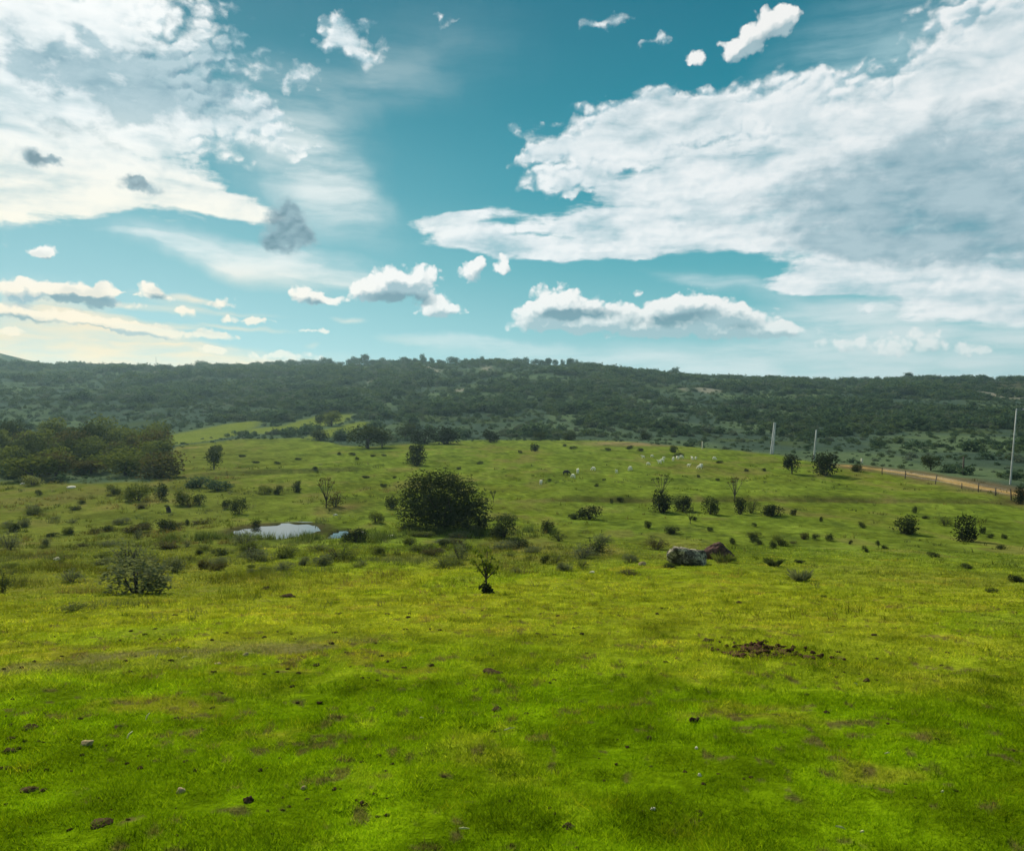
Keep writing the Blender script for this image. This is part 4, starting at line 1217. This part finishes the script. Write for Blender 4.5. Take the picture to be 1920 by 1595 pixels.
ng.links.new(join.outputs[0], iop.inputs['Instance'])
ng.links.new(rnd.outputs[2], iop.inputs['Instance Index'])
ng.links.new(cr.outputs[0], iop.inputs['Rotation'])
ng.links.new(vm.outputs[0], iop.inputs['Scale'])
ng.links.new(iop.outputs[0], g_out.inputs[0])
ho.modifiers.new('scatter', 'NODES').node_group = ng

# trees along the skyline
RT = [(685, 688, 17, 17, 'tree', 'tall round tree standing out on the skyline, left of centre'),
      (607, 690, 16, 12, 'tree', 'low round tree at the left end of the wooded skyline'),
      (665, 688, 14, 13, 'tree', 'tree on the skyline just left of the tall round tree'),
      (792, 687, 9, 16, 'tree', 'pointed tree on the skyline above the long thicket'),
      (1266, 707, 13, 11, 'tree', 'single small tree on the bare right part of the skyline'),
      (378, 692, 18, 10, 'tree', 'low dark tree on the skyline above the hillside grass'),
      (1028, 689, 10, 10, 'tree', 'round tree on the skyline above the grazing flock'),
      (1702, 716, 16, 10, 'tree', 'dark round tree on the skyline above the dirt track')]
def ridge_y(px):
    return float(np.interp(px, [a for a, _ in RIDGE_PX], [b for _, b in RIDGE_PX]))
def ridge_at(px):
    y = 676.0
    x = (px - CX) / FPX * y
    return x, y, float(height(x, y))
for (px, py, w, h, kind, label) in RT:
    x, y, z = ridge_at(px)
    m_ = y / FPX
    plant(kind, 'skyline_tree', (x, y, z - .3), w * m_ * 1.1, (h + 6) * m_, 'far', label, 'tree')
for px in list(range(480, 1130, 11)) + list(range(1130, 1900, 32)):
    px = px + hr.uniform(-6, 6)
    x, y, z = ridge_at(px)
    m_ = y / FPX
    w, h = hr.uniform(9, 20), hr.uniform(9, 17)
    if px > 1130: h *= .7
    plant('tree', 'skyline_tree', (x, y + hr.uniform(-12, 4), z - .6), w * m_, h * m_, 'far', 'small dark tree along the hilltop skyline ' + where(px, ((700, 'above the bright hillside meadow'), (960, 'above the largest bush'), (1180, 'above the upper field'), (1500, 'above the flock and poles'), (9999, 'above the dirt track'))), 'tree', 'hilltop trees ' + where(px, ((700, 'above the meadow'), (960, 'above the largest bush'), (1180, 'above the upper field'), (1500, 'above the flock'), (9999, 'above the track'))))

# ------------------------------------------------------------------ poles, posts, track fence
def pole(px, pyb, pyt, wpx, lean, label, twin=False, name='utility_pole', arm=False):
    x, y, z = cast(px, pyb)
    m_ = y / FPX
    h = (pyb - pyt) * m_
    r = empty(name, (x, y, z - .2))
    tag(r, label, 'pole')
    r.rotation_euler = (0, lean, 0)
    if twin:
        for s in (-1, 1):
            v, q = tubes([([[s * wpx * m_ * .26, 0, 0], [s * wpx * m_ * .15, 0, h]], [wpx * m_ * .22, wpx * m_ * .15])], 8)
            link('shaft', mesh_np('shaft', v, None, q), M['concrete'], r)
        v, q = tubes([([[-wpx * m_ * .25, 0, h * f_], [wpx * m_ * .25, 0, h * f_]], [wpx * m_ * .12] * 2) for f_ in (.12, .3, .48, .66, .84)], 4)
        link('web', mesh_np('web', v, None, q), M['concrete'], r)
    else:
        v, q = tubes([([[0, 0, 0], [0, 0, h * .5], [0, 0, h]], [wpx * m_ * .5, wpx * m_ * .42, wpx * m_ * .34])], 8)
        link('shaft', mesh_np('shaft', v, None, q), M['concrete'], r)
    if arm:
        v, q = tubes([([[-.1, 0, h - .12], [.9, 0, h - .12]], [.05, .05])], 6)
        link('crossarm', mesh_np('crossarm', v, None, q), M['steel'], r)
        v, q = tubes([([[.8, 0, h - .12], [.8, 0, h + .02]], [.04, .06])], 6)
        link('insulator', mesh_np('insulator', v, None, q), M['steel'], r)
    return r, (x, y, z, h)
pole(1447, 851, 790, 7.5, R(5), 'pale concrete twin-shaft pole at the field edge, leftmost and thickest of the poles', True)
pole(1526, 862, 803, 3.6, R(4), 'slim pale pole rising behind the big black bush')
_, (x, y, z, h) = pole(1894, 908, 762, 3.4, R(3.6), 'tallest pale pole beside the dirt track at the right edge', arm=True)
v, q = tubes([([[x + .8 + 5.5 * i_ / 10 * 4, y - 4 * i_ / 10 * 4, z + h - .1 - .9 * (1 - (1 - i_ / 5) ** 2) * .5] for i_ in range(11)], [.018] * 11)], 4)
tag(link('overhead_wire', mesh_np('overhead_wire', v, None, q), M['steel']), 'thin overhead wire running right from the tallest pole', 'wire')
x, y, z = cast(1317, 841)
v, q = tubes([([[0, 0, -.1], [0, 0, 1.5]], [.14, .12])], 8)
tag(link('marker_post', mesh_np('marker_post', v, None, q), M['whitestone'], None, (x, y, z)), 'short white marker post at the far edge of the field', 'post')
x, y, z = cast(1616, 868)
v, q = tubes([([[0, 0, -.1], [0, 0, .75]], [.16, .15])], 8)
tag(link('marker_post', mesh_np('marker_post2', v, None, q), M['whitestone'], None, (x, y, z)), 'tiny white marker beside the start of the dirt track', 'post')
# distant mast
x, y = (294 - CX) / FPX * 690, 690
z = float(height(x, y))
mr = empty('radio_mast', (x, y, z - .3)); tag(mr, 'thin radio mast on the skyline far left', 'mast')
v, q = tubes([([[0, 0, 0], [0, 0, 11.5]], [.22, .12])], 6); link('shaft', mesh_np('mast', v, None, q), M['steel'], mr)
v, q = tubes([([[0, 0, 8 * k_], [1.6 * math.cos(a), 1.6 * math.sin(a), 0]], [.03, .03]) for k_, a in ((1, .3), (1, 2.4), (1, 4.5))], 4); link('guy_wire', mesh_np('guys', v, None, q), M['steel'], mr)

# fence along the near side of the track
fr = empty('track_fence', cast(1760, 906)); tag(fr, 'dark weathered post and wire fence along the near side of the dirt track', 'fence')
pts = []
pv, pq = tubes([([[0, 0, -.2], [.02, 0, .5], [.0, .02, .92]], [.06, .055, .045])], 6)
pm = mesh_np('post', pv, None, pq)
for i_, (a, b_) in enumerate(((1654, 890), (1697, 897), (1754, 907), (1803, 916), (1834, 922), (1866, 929), (1896, 936))):
    x, y, z = cast(a, b_)
    pts.append((x, y, z))
    fl = fr.location
    link('post', pm, M['post'], fr, (x - fl[0], y - fl[1], z - fl[2]), (hr.normal(0, .06), hr.normal(0, .06), hr.uniform(0, 6)), (1, 1, hr.uniform(.6, 1.2)))
for k_ in (.4, .7, .86):
    v, q = tubes([([[p_[0] - fl[0], p_[1] - fl[1], p_[2] + k_ - fl[2]] for p_ in pts], [.006] * len(pts))], 3)
    link('wire', mesh_np('fence_wire', v, None, q), M['steel'], fr)
x, y, z = cast(1806, 890)
v, q = tubes([([[0, 0, -.2], [.03, 0, 2.4]], [.12, .10])], 7)
tag(link('gate_post', mesh_np('gate_post', v, None, q), M['post'], None, (x, y, z)), 'tall dark wooden post standing alone beyond the dirt track', 'post')

# ------------------------------------------------------------------ rocks, stones, earth
def rock_mesh(name, dims, seed, sub=4, rough=.28, flat=0.0):
    bm = bmesh.new()
    bmesh.ops.create_icosphere(bm, subdivisions=sub, radius=1.0)
    rr = np.random.default_rng(seed)
    pl = rr.normal(size=(9, 3)); pl /= np.linalg.norm(pl, axis=1)[:, None]
    off = rr.uniform(.62, .92, 9)
    for v_ in bm.verts:
        p_ = np.array(v_.co)
        for a, b_ in zip(pl, off):
            dd_ = p_ @ a
            if dd_ > b_: p_ = p_ - a * (dd_ - b_) * .85
        nn = float(fbm(np.array([p_[0] * 1.6 + seed]), np.array([p_[1] * 1.6 + p_[2] * 1.3]), 4)[0])
        n2_ = float(fbm(np.array([p_[0] * 5 + seed * 3]), np.array([p_[1] * 5 - p_[2] * 4.1]), 3)[0])
        p_ = p_ * (1 + rough * nn + rough * .35 * n2_)
        v_.co = Vector((p_[0] * dims[0], p_[1] * dims[1], p_[2] * dims[2]))
    me = bpy.data.meshes.new(name)
    bm.to_mesh(me); bm.free()
    me.polygons.foreach_set('use_smooth', np.full(len(me.polygons), flat == 0))
    return me
x, y, z = cast(1290, 1058); m_ = y / FPX
bo = link('boulder', rock_mesh('boulder', (44 * m_, 30 * m_, 22 * m_), 3, 5), M['boulder'], None, (x, y, z + 12 * m_), (0, R(14), R(8)))
tag(bo, 'large grey boulder with pale lichen, left of the two boulders', 'boulder')
x, y, z = cast(1352, 1050); m_ = y / FPX
bo = link('boulder', rock_mesh('boulder_red', (28 * m_, 26 * m_, 24 * m_), 8, 5), M['redboulder'], None, (x, y + .4, z + 8 * m_), (0, R(18), 0))
tag(bo, 'reddish brown boulder just behind the grey lichen boulder', 'boulder')
STONES = [(1205, 1060, 10, 7, 'stone', 'small pale rounded stone left of the grey boulder'), (1110, 1073, 7, 2.5, 'whitestone', 'flat pale stone in the grass below the weedy shrubs'),
          (106, 1049, 8, 4.5, 'whitestone', 'white stone in the grass at far left'), (226, 1053, 6, 5, 'whitestone', 'white stone left of the broad grey green shrub'),
          (286, 1053, 12, 4, 'stone', 'pale flat stone right behind the broad grey green shrub'), (42, 908, 5, 4, 'whitestone', 'white stone beside the pale yellow bush'), (133, 914, 10, 4, 'whitestone', 'long white stone at the foot of the grove'),
          (629, 966, 5, 2.5, 'whitestone', 'small white stone on the brown bank behind the pond'), (681, 1000, 6, 4, 'whitestone', 'small white shape standing in for a water glint right of the black waterside bush'), (733, 1005, 9, 3, 'whitestone', 'flat white shape standing in for a water glint right of the narrow pool'),  # last two: white solids standing in for glints of light by the pool
          (163, 1394, 13, 7, 'stone', 'pale brown stone lying in the near left grass'), (340, 1484, 10, 8, 'stone', 'small tan stone alone in the near left grass'), (461, 1228, 7, 4.5, 'stone', 'grey stone left of the bare trampled strip'),
          (570, 1478, 6, 5, 'stone', 'pale pebble in the lower left grass near the middle'), (1306, 1402, 4, 4, 'whitestone', 'tiny white pebble in the lower right grass'), (1312, 1454, 4, 5, 'whitestone', 'white pebble beside a dark clod in the lower right grass'),
          (1225, 1517, 6, 4, 'whitestone', 'pale pebble at the bottom right of centre'), (406, 1246, 9, 4, 'stone', 'grey flat stone at the end of the trampled strip')]
for k_, (px, py, w, h, mt_, label) in enumerate(STONES):
    x, y, z = cast(px, py); m_ = y / FPX
    tag(link('stone', rock_mesh('stone', (w * m_, w * m_ * .8, h * m_), 20 + k_, 3, .3), M[mt_], None, (x, y, z + h * m_ * .10), (0, 0, k_)), label, 'stone')

def clod_mesh(seed):
    return rock_mesh('clod', (1, .9, .6), seed, 3, .55)
clods = [clod_mesh(40 + k_) for k_ in range(5)]
# broken red earth
x0, y0, z0 = cast(1438, 1222)
m0 = y0 / FPX
sp = empty('soil_patch', (x0, y0, z0)); tag(sp, 'patch of bare broken red brown earth in the near right grass', 'soil patch')
sr = np.random.default_rng(14)
ng_ = 72
uu, vv_ = np.meshgrid(np.linspace(-1, 1, ng_), np.linspace(-1, 1, ng_))
ex, ey = uu.ravel() * 84 * m0, vv_.ravel() * .72
ey = ey - .25 * ex
nn = fbm(ex / .22 + 5, ey / .25, 4)
edge = 1 - np.hypot(uu.ravel() * (1 + .3 * np.sin(vv_.ravel() * 3)), vv_.ravel()) + .75 * nn
ez = height(x0 + ex, y0 + ey) - z0 + np.where(edge + .5 * fbm(ex / .09, ey / .10, 2) > .36, .008 + .028 * np.clip(nn + .3, 0, 1), -.08)
i_ = (np.arange(ng_ - 1)[:, None] * ng_ + np.arange(ng_ - 1)[None, :]).ravel()
link('earth', mesh_np('earth', np.stack([ex, ey, ez], 1), None, np.stack([i_, i_ + 1, i_ + ng_ + 1, i_ + ng_], -1), False), M['redearth'], sp)
for k_ in range(60):
    ux_ = sr.normal(0, .58) * 84 * m0; uy_ = sr.normal(0, .34) - .25 * ux_
    s_ = sr.uniform(.010, .045)
    zz = float(height(x0 + ux_, y0 + uy_)) - z0 + .03
    link('clod', clods[k_ % 5], M['redearth'], sp, (ux_, uy_, zz), (sr.uniform(-.5, .5), sr.uniform(-.5, .5), sr.uniform(0, 6)), (s_ * 1.3, s_, s_ * .8))

# mounds and clods of dark earth
MOUNDS = [(540, 1120, 17, 8, 'dark earth mound, bigger of two in the near grass left of the sapling'), (500, 1104, 11, 6, 'small dark earth mound, smaller of two in the near grass left of the sapling'),
          (1328, 1203, 11, 6, 'round dark dung heap just left of the red earth patch'), (54, 1366, 16, 7, 'broad dark clod at the left edge, top of the group'), (223, 1366, 11, 6, 'dark domed clod alone in the near left grass'),
          (20, 1410, 14, 8, 'crumbled dark clod with a pale rim at the left edge'), (20, 1385, 10, 5, 'flat black clod just above the crumbled clod at the left edge'), (8, 1442, 14, 6, 'half hidden clod cut by the left edge'),
          (56, 1482, 18, 6, 'wide pale-edged clod at the lower left'), (80, 1482, 8, 5, 'small clod right beside the wide pale-edged clod'), (1066, 1550, 13, 8, 'brown clod at the bottom, right of the middle'),
          (925, 1262, 20, 6, 'low grey brown earth scrape in the middle of the grass'), (680, 1507, 9, 6, 'dark clod at the bottom, left of the middle'), (930, 1330, 12, 4, 'flat dark clod in the middle of the near grass'),
          (466, 1502, 11, 9, 'ochre brown clod in the lower left grass'), (1302, 1350, 9, 8, 'rusty clod in the near right grass'), (1215, 1386, 10, 7, 'pale dry clod in the middle right of the near grass'),
          (190, 1545, 22, 6, 'long clod along the bottom left'), (1560, 1247, 7, 5, 'dark clod right of the red earth patch'), (1625, 1276, 7, 5, 'dark clod farther right of the red earth patch')]
for k_, (px, py, w, h, label) in enumerate(MOUNDS):
    x, y, z = cast(px, py); m_ = y / FPX
    tag(link('earth_clod', rock_mesh('earth_clod', (w * m_, w * m_ * .9, h * m_), 60 + k_, 4, .5), M['clod'], None, (x, y, z + h * m_ * .02), (0, 0, k_ * 1.3)), label, 'clod')
SMALL = [(40, 1252), (34, 1212), (50, 1265), (8, 1253), (116, 1230), (254, 1230), (235, 1240), (130, 1385), (200, 1397), (72, 1390), (36, 1440), (36, 1403), (10, 1343), (20, 1348), (370, 1245), (400, 1260), (610, 1210), (280, 1200), (317, 1200),
         (640, 1262), (595, 1246), (540, 1255), (520, 1260), (560, 1262), (730, 1240), (692, 1270), (1030, 1280), (1040, 1275), (1240, 1262), (810, 1425), (964, 1452), (956, 1502), (1030, 1515), (1040, 1525), (1395, 1460), (1725, 1434), (1852, 1387), (1903, 1408), (1790, 1482),
         (1315, 1528), (1080, 1590), (960, 1585), (620, 1360), (500, 1440), (1570, 1270), (1572, 1222), (1375, 1245), (1310, 1238), (1680, 1178), (1895, 1170), (1800, 1190), (1460, 1170), (1040, 1190), (760, 1180), (905, 1145), (1385, 1130), (1240, 1140)]
def cz(px, py):
    if px < 420:
        return 'at upper left' if py < 1290 else 'at lower left by the larger clods'
    if px < 760:
        return 'along the bare trampled strip' if py < 1290 else 'below the bare trampled strip'
    if px < 1280:
        return 'below the sapling' if py < 1330 else 'at the bottom middle'
    return 'round the red earth patch' if py < 1330 else 'at the lower right'
for k_ in range(215):
    u_ = sr.random()
    SMALL.append((sr.uniform(0, 760) if u_ < .62 else sr.uniform(700, 1920), 1150 + 420 * sr.random() ** 1.3))
for k_, (px, py) in enumerate(SMALL):
    x, y, z = cast(px, py); m_ = y / FPX
    s_ = sr.uniform(2.2, 6.0) * m_
    tag(link('small_clod', clods[k_ % 5], M['clod'], None, (x, y, z + s_ * .1), (0, 0, k_ * .9), (s_ * 1.2, s_, s_ * .75)), 'tiny dark clod of earth in the near grass ' + cz(px, py), 'clod', 'tiny clods ' + cz(px, py))

# dry straws
STRAWS = [(293, 1240, 9, 80), (334, 1224, 10, -50), (276, 1358, 14, 70), (242, 1394, 15, 60), (1606, 1296, 15, -58), (1578, 1576, 30, -38), (1618, 1580, 14, -35), (1665, 1426, 14, -15), (955, 1378, 20, 5), (790, 1358, 8, -40), (870, 1575, 22, -30), (1768, 1502, 10, -40), (345, 1240, 10, 20)]
for k_, (px, py, L_, an) in enumerate(STRAWS):
    x, y, z = cast(px, py); m_ = y / FPX
    hl = L_ * m_ * .5
    ca, sa = math.cos(R(an)), math.sin(R(an))
    v, q = tubes([([[-hl * ca, 0, .045 - hl * sa * .75], [0, 0, .058], [hl * ca, 0.03, .05 + hl * sa * .75]], [.005, .007, .003])], 4)
    tag(link('straw', mesh_np('straw', v, None, q), M['straw'], None, (x, y, z + abs(sa) * hl * .75)), 'pale dry straw caught in the short grass', 'straw', 'pale dry straws in the near grass')

# leaning stump with a pale top, left meadow
x, y, z = cast(316, 960); m_ = y / FPX
st = empty('stump', (x, y, z - .05)); tag(st, 'short leaning stump with a pale top on the left meadow', 'stump')
v, q = tubes([([[.02, 0, 0], [0, 0, 6 * m_], [-2 * m_, 0, 11 * m_]], [4.5 * m_, 4 * m_, 3.6 * m_])], 8); link('trunk', mesh_np('stump', v, None, q), M['bark'], st)
link('sawn_top', rock_mesh('sawn_top', (4.6 * m_, 4 * m_, 2.2 * m_), 31, 3, .3), M['pale'], st, (-3 * m_, 0, 13 * m_))

# ------------------------------------------------------------------ the flock
def sheep_mesh(name, graze):
    hz = .18 if graze else .95
    co = [(0, 0, .62), (.34, 0, .64), (-.36, 0, .62), (.52, 0, .74 if not graze else .55), (.72, 0, hz + .02), (.86, 0, hz - .06),
          (.30, .13, .35), (.31, .13, .0), (.30, -.13, .35), (.31, -.13, .0), (-.34, .13, .35), (-.36, .13, .0), (-.34, -.13, .35), (-.36, -.13, .0), (-.52, 0, .58)]
    ed = [(0, 1), (0, 2), (1, 3), (3, 4), (4, 5), (1, 6), (6, 7), (1, 8), (8, 9), (2, 10), (10, 11), (2, 12), (12, 13), (2, 14)]
    rad_ = [.27, .25, .26, .15, .10, .06, .09, .045, .09, .045, .10, .045, .10, .045, .10]
    me = bpy.data.meshes.new(name + '_base')
    me.from_pydata(co, ed, [])
    o = bpy.data.objects.new(name + '_base', me)
    COL.objects.link(o)
    o.modifiers.new('skin', 'SKIN')
    for i2, r_ in enumerate(rad_):
        me.skin_vertices[0].data[i2].radius = (r_, r_)
        me.skin_vertices[0].data[i2].use_root = (i2 == 0)
    o.modifiers.new('sub', 'SUBSURF').levels = 1
    bpy.context.view_layer.update()
    dg = bpy.context.evaluated_depsgraph_get()
    res = bpy.data.meshes.new_from_object(o.evaluated_get(dg))
    bpy.data.objects.remove(o)
    res.name = name
    return res
sh = [sheep_mesh('sheep_grazing', True), sheep_mesh('sheep_standing', False)]
FLOCK = [(1083, 887, 1.1), (1075, 896, 1.0), (1113, 882, 1.0), (1156, 887, .95), (1181, 882, 1.15), (1014, 908, .95), (1206, 859, .9), (1222, 857, .85), (1215, 872, .85), (1237, 869, 1.0), (1242, 866, 1.0), (1245, 861, .9), (1262, 864, 1.1), (1270, 861, 1.1), (1277, 859, 1.0),
         (1298, 862, 1.0), (1305, 861, .9), (1339, 862, 1.0), (1291, 875, .85), (1312, 879, 1.0), (1315, 876, 1.05)]
for k_, (px, py, s_) in enumerate(FLOCK):
    x, y, z = cast(px, py)
    s_ *= .60
    o = link('sheep', sh[k_ % 3 == 0], M['wool'], None, (x, y, z - .01), (0, 0, hr.uniform(0, 6.28)), (s_, s_, s_))
    tag(o, 'small white sheep grazing on the middle field', 'sheep', 'white sheep scattered over the middle field')
x, y, z = cast(1061, 890)
tag(link('sheep', sh[0], M['darkwool'], None, (x, y, z), (0, 0, .2), (.85, .75, .7)), 'single dark sheep at the left of the white flock', 'sheep')

# ------------------------------------------------------------------ air
bm = bmesh.new()
bmesh.ops.create_cube(bm, size=1.0)
me = bpy.data.meshes.new('haze'); bm.to_mesh(me); bm.free()
hz = bpy.data.objects.new('haze', me); COL.objects.link(hz)
zmin = float(gz.min()) - 1.0
zmax = max(float(gz.max()), 20.0) + 6.0
hz.scale = (5500, 5500, zmax - zmin)
hz.location = (0, 0, (zmax + zmin) / 2)
mt, N, out = new_mat('haze_air')
pv = N.node('ShaderNodeVolumePrincipled')
pv.inputs['Color'].default_value = (.55, .84, .93, 1)
pv.inputs['Density'].default_value = 0.00015
pv.inputs['Anisotropy'].default_value = .55
N.links.new(pv.outputs[0], out.inputs['Volume'])
me.materials.append(mt)
tag(hz, kind='stuff')

scene.cycles.max_bounces = 6
scene.cycles.diffuse_bounces = 3
scene.cycles.transmission_bounces = 3
scene.cycles.use_denoising = True
